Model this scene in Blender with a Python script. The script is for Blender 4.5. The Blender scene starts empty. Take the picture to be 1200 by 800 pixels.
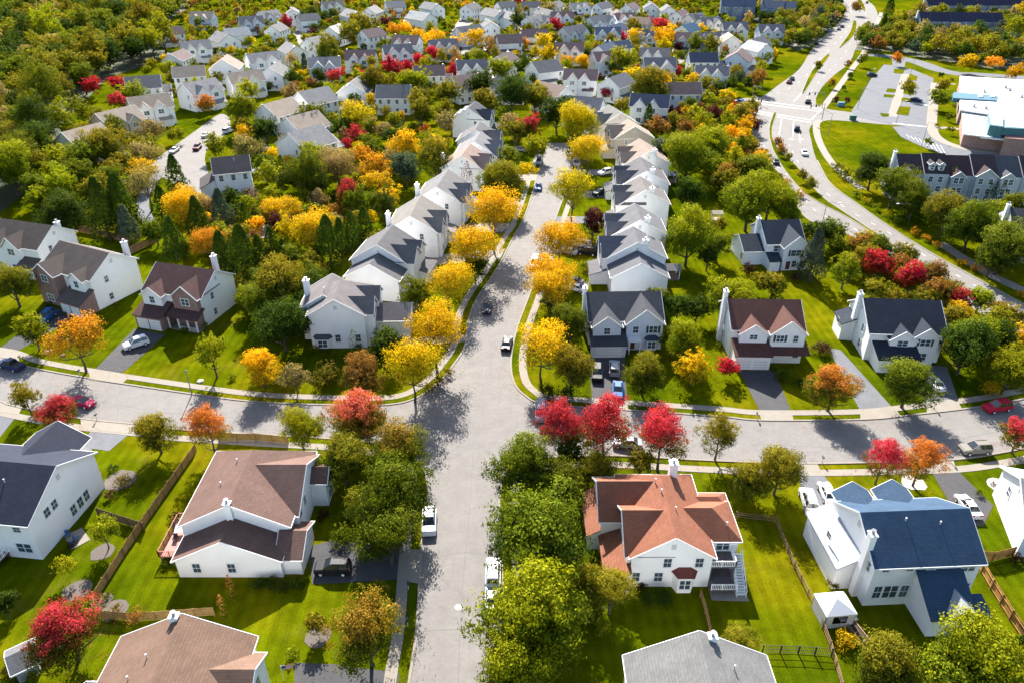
import bpy, bmesh, math, random
import numpy as np
from mathutils import Vector, Matrix, Euler
from mathutils.geometry import tessellate_polygon
R = math.radians
random.seed(7)
C = bpy.context.scene.collection
SC = bpy.context.scene
# ---------------------------------------------------------------- camera (drone at 75 m)
F, TH, H = 877.0, R(31.15), 75.0
def G(px, py, z=0.0):
    """where the sight line through a photo pixel meets height z"""
    u = (px-600)/F; v = (400-py)/F
    dy = math.cos(TH)+v*math.sin(TH); dz = -math.sin(TH)+v*math.cos(TH)
    t = (z-H)/dz
    return Vector((u*t, dy*t, z))
def PX(x, y, z=0.0):
    dz = z-H
    d = y*math.cos(TH)-dz*math.sin(TH)
    v = y*math.sin(TH)+dz*math.cos(TH)
    return (600+F*x/d, 400-F*v/d, F/d)
cam = bpy.data.cameras.new("camera"); co = bpy.data.objects.new("camera", cam); C.objects.link(co)
co.location = (0, 0, H); co.rotation_euler = (R(90)-TH, 0, 0)
cam.sensor_width = 36; cam.lens = 36*F/1200; cam.clip_end = 6000; cam.clip_start = 1
SC.camera = co
# ---------------------------------------------------------------- light
SUN_EL, SUN_AZ = R(34.5), R(-6.5)      # azimuth from +Y towards +X
w = bpy.data.worlds.new("World"); SC.world = w; w.use_nodes = True
nt = w.node_tree; bg = nt.nodes["Background"]
sky = nt.nodes.new("ShaderNodeTexSky"); sky.sky_type = 'NISHITA'; sky.sun_disc = False
sky.sun_elevation = SUN_EL; sky.sun_rotation = SUN_AZ; sky.air_density = 1.0; sky.dust_density = 1.2; sky.ozone_density = 1.0
nt.links.new(sky.outputs[0], bg.inputs[0]); bg.inputs[1].default_value = 0.086
sl = bpy.data.lights.new("sun", 'SUN'); sl.energy = 5.0; sl.angle = R(0.5); sl.color = (1.0, 0.95, 0.87)
so = bpy.data.objects.new("sun", sl); C.objects.link(so); so.location = (0, 100, 200)
sd = Vector((math.sin(SUN_AZ)*math.cos(SUN_EL), math.cos(SUN_AZ)*math.cos(SUN_EL), math.sin(SUN_EL)))
so.rotation_euler = sd.to_track_quat('Z', 'Y').to_euler()
SC.view_settings.view_transform = 'Standard'; SC.view_settings.look = 'None'; SC.view_settings.gamma = 1
SC.view_settings.exposure = 1.74
SC.cycles.max_bounces = 6; SC.cycles.diffuse_bounces = 3; SC.cycles.glossy_bounces = 2; SC.cycles.transmission_bounces = 3
# ---------------------------------------------------------------- materials
def mat(name, col=(.5, .5, .5), rough=.8, objcol=False, build=None, spec=None, metal=0):
    m = bpy.data.materials.new(name); m.use_nodes = True
    n = m.node_tree; b = n.nodes["Principled BSDF"]
    b.inputs["Roughness"].default_value = rough; b.inputs["Metallic"].default_value = metal
    if spec is not None: b.inputs["Specular IOR Level"].default_value = spec
    b.inputs["Base Color"].default_value = (*col, 1)
    src = None
    if objcol:
        oi = n.nodes.new("ShaderNodeObjectInfo"); src = oi.outputs["Color"]
        n.links.new(src, b.inputs["Base Color"])
    if build: build(n, b, src)
    m.diffuse_color = (*col, 1)
    return m
def nd(n, t, **k):
    x = n.nodes.new(t)
    for a, v in k.items():
        if a in x.inputs.keys(): x.inputs[a].default_value = v
        else: setattr(x, a, v)
    return x
def tc(n, kind="Object"):
    return nd(n, "ShaderNodeTexCoord").outputs[kind]
def noise(n, co_, scale, detail=4, rough=.6):
    x = nd(n, "ShaderNodeTexNoise"); x.inputs["Scale"].default_value = scale
    x.inputs["Detail"].default_value = detail; x.inputs["Roughness"].default_value = rough
    n.links.new(co_, x.inputs["Vector"]); return x.outputs["Fac"]
def ramp(n, fac, stops):
    x = nd(n, "ShaderNodeValToRGB"); e = x.color_ramp.elements
    while len(e) < len(stops): e.new(.5)
    for q, (p, c) in zip(e, stops): q.position = p; q.color = (*c, 1) if len(c) == 3 else c
    n.links.new(fac, x.inputs[0]); return x.outputs[0]
def mixc(n, a, b, fac=.5, mode='MIX'):
    x = nd(n, "ShaderNodeMix"); x.data_type = 'RGBA'; x.blend_type = mode
    def put(v, i):
        if isinstance(v, (tuple, list)): x.inputs[i].default_value = (*v, 1)
        else: n.links.new(v, x.inputs[i])
    put(a, 6); put(b, 7)
    if isinstance(fac, (int, float)): x.inputs[0].default_value = fac
    else: n.links.new(fac, x.inputs[0])
    return x.outputs[2]
def mulv(n, c, fac, lo, hi):
    """multiply colour c by a grey running lo..hi with fac"""
    g = ramp(n, fac, [(.3, (lo,)*3), (.7, (hi,)*3)])
    return mixc(n, c, g, 1.0, 'MULTIPLY')
def bump(n, b, fac, s=.3, d=.05):
    x = nd(n, "ShaderNodeBump"); x.inputs["Strength"].default_value = s; x.inputs["Distance"].default_value = d
    n.links.new(fac, x.inputs["Height"]); n.links.new(x.outputs[0], b.inputs["Normal"])
def lin(n, b, s): n.links.new(s, b.inputs["Base Color"])
def stripes(n, co_, axis, per, w_=.12):
    sx = nd(n, "ShaderNodeSeparateXYZ"); n.links.new(co_, sx.inputs[0])
    m1 = nd(n, "ShaderNodeMath", operation='DIVIDE'); n.links.new(sx.outputs[axis], m1.inputs[0]); m1.inputs[1].default_value = per
    m2 = nd(n, "ShaderNodeMath", operation='FRACT'); n.links.new(m1.outputs[0], m2.inputs[0])
    m3 = nd(n, "ShaderNodeMath", operation='LESS_THAN'); n.links.new(m2.outputs[0], m3.inputs[0]); m3.inputs[1].default_value = w_
    return m3.outputs[0]
def b_grass(n, b, s):
    c = tc(n)
    big = noise(n, c, .035, 3, .55); mid = noise(n, c, .35, 4, .6); fine = noise(n, c, 5, 3, .7)
    a = ramp(n, big, [(.38, (.044, .066, .001)), (.5, (.074, .090, .001)), (.62, (.122, .112, .002))])
    a = mixc(n, a, (.105, .092, .014), ramp(n, noise(n, c, .11, 5, .65), [(.58, (0, 0, 0)), (.72, (.55, .55, .55))]))
    wv = nd(n, "ShaderNodeTexWave"); wv.inputs["Scale"].default_value = .19; wv.inputs["Distortion"].default_value = 1.2; wv.inputs["Detail Scale"].default_value = .4; n.links.new(c, wv.inputs["Vector"])
    a = mulv(n, a, wv.outputs["Fac"], .92, 1.07)
    a = mulv(n, a, mid, .70, 1.24); a = mulv(n, a, fine, .70, 1.28)
    lin(n, b, a); bump(n, b, fine, .5, .08)
def b_asph(dark, light):
    def f(n, b, s):
        c = tc(n)
        a = mixc(n, dark, light, noise(n, c, .12, 4, .6))
        a = mulv(n, a, noise(n, c, .45, 6, .72), .86, 1.10); a = mulv(n, a, noise(n, c, 1.9, 5, .7), .90, 1.07); a = mulv(n, a, noise(n, c, 14, 2, .6), .9, 1.08)
        # tar-filled cracks
        v = nd(n, "ShaderNodeTexVoronoi"); v.feature = 'DISTANCE_TO_EDGE'; v.inputs["Scale"].default_value = .075
        wv = nd(n, "ShaderNodeVectorMath", operation='ADD'); n.links.new(c, wv.inputs[0])
        nz = nd(n, "ShaderNodeTexNoise"); nz.inputs["Scale"].default_value = .35; n.links.new(c, nz.inputs["Vector"])
        sc = nd(n, "ShaderNodeVectorMath", operation='SCALE'); sc.inputs[3].default_value = 2.2; n.links.new(nz.outputs["Color"], sc.inputs[0])
        n.links.new(sc.outputs[0], wv.inputs[1]); n.links.new(wv.outputs[0], v.inputs["Vector"])
        cr = nd(n, "ShaderNodeMath", operation='LESS_THAN'); cr.inputs[1].default_value = .0035; n.links.new(v.outputs["Distance"], cr.inputs[0])
        k = nd(n, "ShaderNodeMath", operation='MULTIPLY'); k.inputs[1].default_value = .14; n.links.new(cr.outputs[0], k.inputs[0])
        a = mixc(n, a, tuple(x*.4 for x in dark), k.outputs[0])
        lin(n, b, a)
    return f
def b_conc(n, b, s):
    c = tc(n); a = mixc(n, (.205, .178, .146), (.285, .255, .215), noise(n, c, .5, 5, .6))
    a = mulv(n, a, noise(n, c, 9, 3, .7), .88, 1.08); lin(n, b, a)
def b_shingle(n, b, s):
    c = tc(n)
    br = nd(n, "ShaderNodeTexBrick"); br.offset = .5
    mp = nd(n, "ShaderNodeMapping"); mp.inputs["Rotation"].default_value = (0, 0, 0)
    # courses follow height: use (x+y, z*1.6)
    sx = nd(n, "ShaderNodeSeparateXYZ"); n.links.new(c, sx.inputs[0])
    ad = nd(n, "ShaderNodeMath", operation='ADD'); n.links.new(sx.outputs[0], ad.inputs[0]); n.links.new(sx.outputs[1], ad.inputs[1])
    cb = nd(n, "ShaderNodeCombineXYZ"); n.links.new(ad.outputs[0], cb.inputs[0]); n.links.new(sx.outputs[2], cb.inputs[1])
    n.links.new(cb.outputs[0], br.inputs["Vector"])
    br.inputs["Scale"].default_value = 1.0; br.inputs["Brick Width"].default_value = .34; br.inputs["Row Height"].default_value = .16
    br.inputs["Mortar Size"].default_value = .012; br.inputs["Color1"].default_value = (.9, .9, .9, 1); br.inputs["Color2"].default_value = (1.1, 1.1, 1.1, 1)
    br.inputs["Mortar"].default_value = (.74, .74, .74, 1)
    a = mixc(n, s, br.outputs["Color"], 1.0, 'MULTIPLY')
    a = mulv(n, a, noise(n, c, .5, 4, .6), .88, 1.1); a = mulv(n, a, noise(n, c, 7, 3, .7), .85, 1.12)
    lin(n, b, a)
def b_siding(n, b, s):
    c = tc(n); a = mulv(n, s, noise(n, c, .4, 3, .5), .96, 1.03)
    st = stripes(n, c, 2, .2, .14)
    a = mixc(n, a, mixc(n, a, (.70, .70, .72), 1.0, 'MULTIPLY'), st)
    lin(n, b, a)
def b_brick(n, b, s):
    c = tc(n); sx = nd(n, "ShaderNodeSeparateXYZ"); n.links.new(c, sx.inputs[0])
    ad = nd(n, "ShaderNodeMath", operation='ADD'); n.links.new(sx.outputs[0], ad.inputs[0]); n.links.new(sx.outputs[1], ad.inputs[1])
    cb = nd(n, "ShaderNodeCombineXYZ"); n.links.new(ad.outputs[0], cb.inputs[0]); n.links.new(sx.outputs[2], cb.inputs[1])
    br = nd(n, "ShaderNodeTexBrick"); n.links.new(cb.outputs[0], br.inputs["Vector"])
    br.inputs["Scale"].default_value = 1; br.inputs["Brick Width"].default_value = .24; br.inputs["Row Height"].default_value = .08
    br.inputs["Mortar Size"].default_value = .012; br.inputs["Color1"].default_value = (.30, .13, .10, 1); br.inputs["Color2"].default_value = (.20, .085, .07, 1)
    br.inputs["Mortar"].default_value = (.34, .30, .27, 1); lin(n, b, mulv(n, br.outputs["Color"], noise(n, c, .8), .85, 1.12))
def b_wood(n, b, s):
    c = tc(n); a = mulv(n, s, noise(n, c, 1.2, 4, .6), .7, 1.2)
    a = mixc(n, a, (.02, .012, .008), mixc(n, (0, 0, 0), (.55, .55, .55), stripes(n, c, 0, .17, .12))); lin(n, b, a)
def b_bark(n, b, s):
    c = tc(n); lin(n, b, mixc(n, (.04, .03, .025), (.11, .09, .07), noise(n, c, 9, 4, .7)))
def b_speck(n, b, s):
    c = tc(n); lin(n, b, mulv(n, s, noise(n, c, 4, 4, .7), .75, 1.18))
def foliage(name, mass=False):
    m = bpy.data.materials.new(name); m.use_nodes = True; n = m.node_tree
    for x in list(n.nodes): n.nodes.remove(x)
    out = nd(n, "ShaderNodeOutputMaterial")
    geo = nd(n, "ShaderNodeNewGeometry"); rnd = geo.outputs["Random Per Island"]
    if mass:
        at = nd(n, "ShaderNodeAttribute"); at.attribute_name = "hue"; col = at.outputs["Color"]
    else:
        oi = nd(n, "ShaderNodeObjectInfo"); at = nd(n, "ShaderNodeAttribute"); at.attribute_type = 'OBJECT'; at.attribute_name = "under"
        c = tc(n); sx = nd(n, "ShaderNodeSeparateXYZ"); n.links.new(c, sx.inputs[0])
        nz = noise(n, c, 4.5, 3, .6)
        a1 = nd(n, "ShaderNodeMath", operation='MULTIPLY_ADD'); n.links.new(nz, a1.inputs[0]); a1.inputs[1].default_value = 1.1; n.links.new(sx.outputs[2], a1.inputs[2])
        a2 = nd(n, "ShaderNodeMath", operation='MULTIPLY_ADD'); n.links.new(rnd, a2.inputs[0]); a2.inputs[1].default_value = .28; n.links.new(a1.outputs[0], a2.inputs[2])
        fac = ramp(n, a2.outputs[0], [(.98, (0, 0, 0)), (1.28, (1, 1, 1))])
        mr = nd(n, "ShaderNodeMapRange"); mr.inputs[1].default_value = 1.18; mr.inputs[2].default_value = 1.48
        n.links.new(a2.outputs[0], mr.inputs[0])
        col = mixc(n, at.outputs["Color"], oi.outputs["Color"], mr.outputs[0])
    # leaf-to-leaf variation
    g = ramp(n, rnd, [(0, (.68, .74, .7)), (.5, (.96, .96, .96)), (1, (1.32, 1.24, 1.1))])
    col = mixc(n, col, g, 1.0, 'MULTIPLY')
    d = nd(n, "ShaderNodeBsdfPrincipled"); n.links.new(col, d.inputs["Base Color"]); d.inputs["Roughness"].default_value = .8
    d.inputs["Specular IOR Level"].default_value = .04
    t = nd(n, "ShaderNodeBsdfTranslucent"); n.links.new(mixc(n, col, (1.25, 1.15, .6), 1.0, 'MULTIPLY'), t.inputs["Color"])
    mx = nd(n, "ShaderNodeMixShader"); mx.inputs[0].default_value = .33
    n.links.new(d.outputs[0], mx.inputs[1]); n.links.new(t.outputs[0], mx.inputs[2]); n.links.new(mx.outputs[0], out.inputs[0])
    return m
M = {
 'grass': mat('lawn_grass', rough=1, build=b_grass, spec=0),
 'asphalt': mat('street_asphalt', rough=.9, build=b_asph((.165, .152, .142), (.215, .20, .187)), spec=.2),
 'drive': mat('driveway_asphalt', rough=.92, build=b_asph((.045, .046, .05), (.085, .083, .085)), spec=.2),
 'lot': mat('parking_asphalt', rough=.92, build=b_asph((.105, .112, .128), (.16, .162, .172)), spec=.2),
 'conc': mat('concrete', rough=.9, build=b_conc, spec=.2),
 'paint': mat('road_paint', (.62, .62, .60), .7),
 'shingle': mat('roof_shingle', rough=.9, objcol=True, build=b_shingle, spec=.15),
 'siding': mat('wall_siding', rough=.6, objcol=True, build=b_siding, spec=.3),
 'brick': mat('brick_wall', rough=.9, build=b_brick),
 'white': mat('white_trim', (.80, .80, .79), .5),
 'glass': mat('window_glass', (.05, .075, .095), .08, spec=.8),  # tint of reflected sky put into the pane's base colour
 'wood': mat('weathered_wood', rough=.85, objcol=True, build=b_wood),
 'plain': mat('painted_surface', rough=.55, objcol=True),
 'metal': mat('grey_metal', (.25, .25, .26), .4, metal=.6),
 'black': mat('black_rubber', (.012, .012, .012), .8),
 'carpaint': mat('car_paint', rough=.45, objcol=True, spec=.16),
 'carglass': mat('car_glass', (.015, .02, .025), .05, spec=.9),
 'bark': mat('tree_bark', rough=.95, build=b_bark),
 'leaf': foliage('tree_leaves'), 'mass': foliage('wood_leaves', True),
 'mulch': mat('mulch', rough=1, objcol=True, build=b_speck),
 'lamp': mat('lamp_lens', (.6, .6, .62), .3),
}
# ---------------------------------------------------------------- mesh helpers
def link(name, me, m=None, parent=None, col=None):
    o = bpy.data.objects.new(name, me); C.objects.link(o)
    if m is not None and len(me.materials) == 0: me.materials.append(m)
    if parent is not None: o.parent = parent
    if col is not None: o.color = (*col, 1)
    return o
def mesh(name, V, Fc):
    me = bpy.data.meshes.new(name); me.from_pydata([tuple(v) for v in V], [], Fc); me.update(); return me
class MB:
    def __init__(s): s.v = []; s.f = []
    def poly(s, pts): i = len(s.v); s.v += [tuple(p) for p in pts]; s.f.append(tuple(range(i, i+len(pts))))
    def solid(s, V, Fc): i = len(s.v); s.v += [tuple(p) for p in V]; s.f += [tuple(i+k for k in f) for f in Fc]
    def box(s, x0, x1, y0, y1, z0, z1):
        s.solid([(x0, y0, z0), (x1, y0, z0), (x1, y1, z0), (x0, y1, z0), (x0, y0, z1), (x1, y0, z1), (x1, y1, z1), (x0, y1, z1)],
                [(0, 3, 2, 1), (4, 5, 6, 7), (0, 1, 5, 4), (1, 2, 6, 5), (2, 3, 7, 6), (3, 0, 4, 7)])
    def beam(s, p, q, w_, h):
        p = Vector(p); q = Vector(q); d = (q-p)
        if d.length < 1e-4: return
        d.normalize(); up = Vector((0, 0, 1)) if abs(d.z) < .95 else Vector((1, 0, 0))
        a = d.cross(up).normalized()*w_/2; b = a.cross(d).normalized()*h/2
        V = [p-a-b, p+a-b, p+a+b, p-a+b, q-a-b, q+a-b, q+a+b, q-a+b]
        s.solid(V, [(0, 3, 2, 1), (4, 5, 6, 7), (0, 1, 5, 4), (1, 2, 6, 5), (2, 3, 7, 6), (3, 0, 4, 7)])
    def cyl(s, p, q, r0, r1, n=8):
        p = Vector(p); q = Vector(q); d = (q-p).normalized(); up = Vector((0, 0, 1)) if abs(d.z) < .9 else Vector((1, 0, 0))
        a = d.cross(up).normalized(); b = a.cross(d)
        V = []
        for c, r in ((p, r0), (q, r1)):
            for k in range(n):
                t = 2*math.pi*k/n; V.append(c+a*math.cos(t)*r+b*math.sin(t)*r)
        s.solid(V, [tuple(range(n))[::-1], tuple(range(n, 2*n))]+[(k, (k+1) % n, n+(k+1) % n, n+k) for k in range(n)])
    def prism(s, pts, z0, z1):
        """closed upright prism over a 2-D outline"""
        n = len(pts); V = [(p[0], p[1], z0) for p in pts]+[(p[0], p[1], z1) for p in pts]
        s.solid(V, [tuple(range(n))[::-1], tuple(range(n, 2*n))]+[(k, (k+1) % n, n+(k+1) % n, n+k) for k in range(n)])
    def build(s, name, m, parent=None, col=None):
        me = mesh(name, s.v, s.f); b = bmesh.new(); b.from_mesh(me); bmesh.ops.recalc_face_normals(b, faces=b.faces); b.to_mesh(me); b.free()
        return link(name, me, m, parent, col)
def empty(name, loc, rz=0, sc=1):
    o = bpy.data.objects.new(name, None); C.objects.link(o); o.location = loc; o.rotation_euler = (0, 0, rz); o.scale = (sc,)*3
    o.empty_display_size = .5
    return o
def tag(o, label, cat, group=None, kind=None):
    if label: o['label'] = label
    if cat: o['category'] = cat
    if group: o['group'] = group
    if kind: o['kind'] = kind
    return o
def smooth(pts, n=6, closed=False):
    P_ = [Vector(p[:2]) for p in pts]; out = []; N = len(P_)
    rng = range(N if closed else N-1)
    for i in rng:
        g = lambda k: P_[k % N] if closed else P_[max(0, min(N-1, k))]
        a, b, c, d = g(i-1), g(i), g(i+1), g(i+2)
        for k in range(n):
            t = k/n
            out.append(.5*((2*b)+(c-a)*t+(2*a-5*b+4*c-d)*t*t+(3*b-a-3*c+d)*t**3))
    if not closed: out.append(P_[-1])
    return out
def gpx(pts, z=0): return [G(x, y, z).xy for x, y in pts]
def sheet(name, pts, z, m, kind='structure', sm=0, col=None):
    if sm: pts = smooth(pts, sm, True)
    V = [Vector((p[0], p[1], z)) for p in pts]
    me = mesh(name, V, [tuple(t) for t in tessellate_polygon([V])])
    b = bmesh.new(); b.from_mesh(me)
    for f in b.faces:
        f.normal_update()
        if f.normal.z < 0: f.normal_flip()
    b.to_mesh(me); b.free()
    o = link(name, me, m, None, col)
    if kind: o['kind'] = kind
    return o
def offset(line, d):
    out = []
    for i, p in enumerate(line):
        a = line[max(0, i-1)]; b = line[min(len(line)-1, i+1)]; t = (b-a).normalized()
        out.append(p+Vector((-t.y, t.x))*d)
    return out
def strip(name, line, d0, d1, z0, z1, m, kind='structure'):
    a = offset(line, d0); b = offset(line, d1); mb = MB(); n = len(line)
    V = [(p.x, p.y, z1) for p in a]+[(p.x, p.y, z1) for p in b]+[(p.x, p.y, z0) for p in a]+[(p.x, p.y, z0) for p in b]
    Fc = []
    for i in range(n-1):
        Fc += [(i, i+1, n+i+1, n+i), (2*n+i, 3*n+i, 3*n+i+1, 2*n+i+1), (i, 2*n+i, 2*n+i+1, i+1), (n+i, n+i+1, 3*n+i+1, 3*n+i)]
    Fc += [(0, n, 3*n, 2*n), (n-1, 3*n-1, 4*n-1, 2*n-1)]
    mb.solid(V, Fc); o = mb.build(name, m)
    if kind: o['kind'] = kind
    return o
def inside(p, poly):
    x, y = p[0], p[1]; c = False; j = len(poly)-1
    for i in range(len(poly)):
        xi, yi = poly[i][0], poly[i][1]; xj, yj = poly[j][0], poly[j][1]
        if (yi > y) != (yj > y) and x < (xj-xi)*(y-yi)/(yj-yi)+xi: c = not c
        j = i
    return c

# ================================================================ GROUND AND STREETS
gm = MB(); gm.poly([(-2500, -300, 0), (2500, -300, 0), (2500, 3500, 0), (-2500, 3500, 0)])
gr = gm.build('lawn_ground', M['grass']); gr['kind'] = 'structure'
NW = smooth(gpx([(-60, 412), (0, 419), (35, 431), (112, 445), (150, 451), (225, 462), (297, 471), (387, 475), (450, 475), (485, 468), (513, 450), (532, 428), (546, 405), (550, 375), (560, 350), (582, 317), (600, 283), (617, 250), (632, 200), (643, 168)]))
NE = smooth(gpx([(664, 168), (670, 198), (662, 225), (652, 252), (640, 286), (628, 322), (618, 350), (605, 385), (598, 420), (601, 447), (615, 464), (640, 474), (735, 481), (795, 485), (850, 489), (897, 493), (1012, 492), (1075, 486), (1150, 477), (1200, 468), (1260, 455)]))
SE = smooth(gpx([(1260, 512), (1200, 524), (1175, 529), (1112, 538), (1015, 541), (940, 542), (866, 540), (801, 537), (720, 533), (640, 535), (603, 543), (588, 560), (584, 600), (588, 700), (592, 820), (596, 900)]))
SW = smooth(gpx([(470, 900), (481, 800), (490, 735), (495, 645), (500, 605), (503, 578), (499, 552), (485, 534), (450, 521), (400, 514), (300, 508), (207, 502), (157, 496), (92, 489), (17, 475), (0, 469), (-60, 455)]))
ROAD = NW+NE+SE+SW
sheet('street', ROAD, .02, M['asphalt'])
for L in (NW, NE, SE, SW):
    strip('kerb', L, 0.0, .32, 0, .13, M['conc'])
    strip('sidewalk', L, 1.6, 3.0, -.05, .06, M['conc'])
def road(name, pts, z=.02, m='asphalt', sm=4): return sheet(name, gpx(pts), z, M[m], sm=sm)
def path(name, pts, wd, z=.05, m='conc', sm=5):
    L = smooth(gpx(pts), sm); return strip(name, L, -wd/2, wd/2, -.05, z, M[m])
CUL = [(258, 134), (270, 142), (262, 160), (246, 170), (240, 186), (244, 205), (240, 230), (214, 232), (202, 214), (188, 207), (178, 197), (184, 186), (206, 170), (230, 153)]
road('side_street', CUL)
path('footpath', [(186, 204), (173, 222), (167, 240), (172, 256), (180, 266)], 3.2, m='lot')
BACKST = [[(340, 34), (352, 28), (364, 33), (364, 45), (356, 54), (350, 52), (346, 42)],
 [(530, 60), (527, 45), (533, 30), (546, 18), (566, 13), (570, 19), (556, 26), (543, 36), (540, 50), (541, 60)],
 [(538, 56), (575, 54), (590, 58), (578, 63), (540, 64)], [(788, 58), (798, 58), (802, 72), (790, 74)], [(846, 40), (858, 48), (852, 54), (840, 46)],
 [(618, 63), (646, 65), (644, 70), (616, 69)]]
for b_ in BACKST: road('back_street', b_, sm=3)
DRV = [[(158, 385), (194, 392), (147, 434), (128, 442), (106, 438)], [(62, 360), (93, 370), (64, 386), (16, 414), (-6, 412), (28, 387)],
 [(110, 497), (160, 501), (128, 528), (96, 524)], [(-5, 480), (22, 484), (0, 512), (-20, 512)],
 [(362, 640), (392, 632), (478, 642), (476, 678), (412, 682), (366, 684)], [(345, 776), (392, 778), (468, 788), (466, 806), (345, 806)],
 [(690, 418), (732, 418), (735, 472), (694, 470)], [(866, 434), (908, 434), (928, 484), (893, 486)], [(972, 408), (985, 410), (1050, 482), (1010, 484), (985, 440)],
 [(1075, 425), (1110, 430), (1124, 472), (1088, 475), (1072, 450)], [(934, 550), (962, 551), (985, 585), (945, 600)], [(1092, 553), (1119, 548), (1164, 592), (1152, 616), (1128, 616)]]
for i, d in enumerate(DRV): road('driveway', d, .035, 'drive' if i not in (2, 3, 8, 9, 10) else 'lot', sm=0)
APR = [[(104, 436), (150, 443), (143, 450), (106, 445)], [(-10, 405), (20, 411), (24, 427), (-10, 420)], [(94, 490), (160, 497), (157, 508), (96, 503)], [(-4, 470), (26, 477), (22, 486), (-8, 482)],
 [(468, 642), (495, 644), (493, 684), (468, 680)], [(690, 470), (736, 473), (736, 481), (694, 478)], [(890, 484), (928, 484), (930, 492), (892, 492)], [(1008, 482), (1050, 480), (1056, 488), (1008, 491)],
 [(1086, 474), (1122, 470), (1128, 480), (1086, 485)], [(936, 543), (958, 543), (962, 553), (934, 552)], [(1092, 540), (1117, 538), (1120, 549), (1090, 553)]]
for a in APR: road('driveway_apron', a, .075, 'conc', sm=0)
for y0, y1 in ((331, 338), (288, 298), (254, 262), (224, 232), (199, 206)):   # right row drives
    xr = {331: 690, 288: 700, 254: 705, 224: 714, 199: 718}[y0]; xl = {331: 622, 288: 638, 254: 652, 224: 662, 199: 670}[y0]
    road('driveway', [(xl, y0), (xr, y0), (xr, y1), (xl-3, y1)], .035, 'lot', sm=0)
for p in ([(470, 396), (548, 392), (549, 400), (470, 408)], [(498, 300), (592, 292), (586, 304), (498, 312)], [(516, 262), (606, 262), (600, 272), (516, 272)], [(530, 235), (616, 232), (613, 240), (530, 244)], [(590, 205), (630, 205), (628, 212), (586, 212)]):
    road('driveway', p, .035, 'conc', sm=0)
road('patio', [(262, 264), (316, 263), (317, 279), (254, 281)], .06, 'conc', sm=0)
# centre joint and manhole of the main street
mj = M['tar'] = mat('tar_line', (.12, .115, .11), .8)
def tar(pts, wd=.10):
    L = smooth(gpx(pts), 4); strip('street_joint', L, -wd/2, wd/2, .0, .026, mj)
tar([(537, 800), (541, 700), (550, 600), (557, 500), (567, 420), (580, 370), (600, 320), (630, 250)])
tar([(487, 740), (510, 738), (537, 737)], .14); tar([(497, 655), (520, 650), (545, 647), (575, 650)]); tar([(300, 492), (400, 495), (470, 500)]); tar([(510, 440), (512, 500), (514, 590)], .08)
tar([(880, 520), (1000, 524), (1100, 518), (1200, 498)], .08); tar([(120, 470), (200, 484), (300, 490)], .08); tar([(540, 545), (575, 546)], .09)
mh = MB(); c = G(537, 711); mh.cyl((c.x, c.y, .0), (c.x, c.y, .03), .42, .42, 20); o = mh.build('manhole_cover', mat('cast_iron_cover', (.5, .48, .44), .6)); tag(o, 'pale round manhole cover in the middle of the main street', 'manhole cover')
# ---------------- parkway
PW = [(985, -14), (986, 0), (990, 11), (987, 22), (970, 39), (952, 57), (937, 81), (912, 100), (892, 114), (868, 116), (868, 128), (881, 131), (882, 152), (889, 173), (900, 191), (914, 203), (930, 224), (938, 246), (952, 260), (988, 272), (1024, 290), (1062, 309), (1117, 345), (1145, 364), (1172, 383), (1194, 400), (1240, 432),
      (1300, 420), (1240, 384), (1200, 358), (1117, 312), (1079, 290), (1040, 265), (1002, 238), (972, 215), (957, 188), (951, 166), (950, 148), (975, 141), (1050, 147), (1052, 139), (975, 129), (956, 121), (963, 103), (978, 88), (996, 73), (1005, 53), (1022, 37), (1029, 20), (1024, 7), (1016, 0), (1010, -14)]
road('parkway', PW, .02, 'asphalt', sm=3)
PWl = smooth(gpx(PW[11:26])); strip('kerb', PWl, -.35, 0, 0, .13, M['conc'])
PWr = smooth(gpx(PW[27:36])); strip('kerb', PWr, -.35, 0, 0, .13, M['conc'])
MED = [[(906, 134), (901, 152), (904, 171), (910, 184), (921, 202), (940, 224), (960, 238), (994, 255.5), (1035, 282.5), (1090, 321.5), (1145, 352), (1200, 384), (1240, 408), (1240, 404), (1200, 379.5), (1145, 348), (1090, 317.5), (1035, 279), (994, 252), (966, 233), (952, 218), (934, 195), (921, 184), (907, 166), (905, 150), (910, 134)],
 [(940, 108), (944, 107), (957, 86), (972, 66), (968, 65), (951, 84)], [(984, 55), (988, 54), (1001, 41), (1004, 27), (1000, 25), (996, 38)], [(1004, 0), (1009, 0), (1014, 10), (1012, 13)]]
for q in MED: 
    road('median', q, .10, 'grass', sm=3); 
    L = smooth(gpx(q+[q[0]]), 3); strip('kerb', L, -.15, .15, 0, .12, M['conc'])
# painted crossings, stop bars and lane dashes
def line(a, b, wd, z=.028):
    A = G(*a).xy; B = G(*b).xy; strip('road_marking', [A, B], -wd/2, wd/2, .0, z, M['paint'])
line((884, 118), (963, 128), .5); line((884, 121), (962, 131), .5); line((884, 130), (950, 141), .5); line((884, 132.5), (950, 144), .5)
line((930, 119), (941, 108), .5); line((963, 128), (950, 141), .4); line((886, 118), (884, 130), .4)
for a, b in (((916, 140), (913, 158)), ((930, 142), (929, 160)), ((918, 168), (921, 176)), ((936, 152), (938, 168))): line(a, b, .2)
def dashes(pts, n, wd=.16):
    L = smooth(gpx(pts), 12)
    for i in range(0, len(L)-2, 4):
        strip('road_marking', L[i:i+2], -wd/2, wd/2, 0, .028, M['paint'])
dashes([(925, 170), (942, 200), (985, 240), (1040, 272), (1100, 310), (1160, 345), (1210, 375)], 0)
dashes([(893, 165), (903, 188), (930, 212), (953, 245), (1000, 268), (1080, 312), (1150, 358), (1200, 392)], 0)
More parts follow.
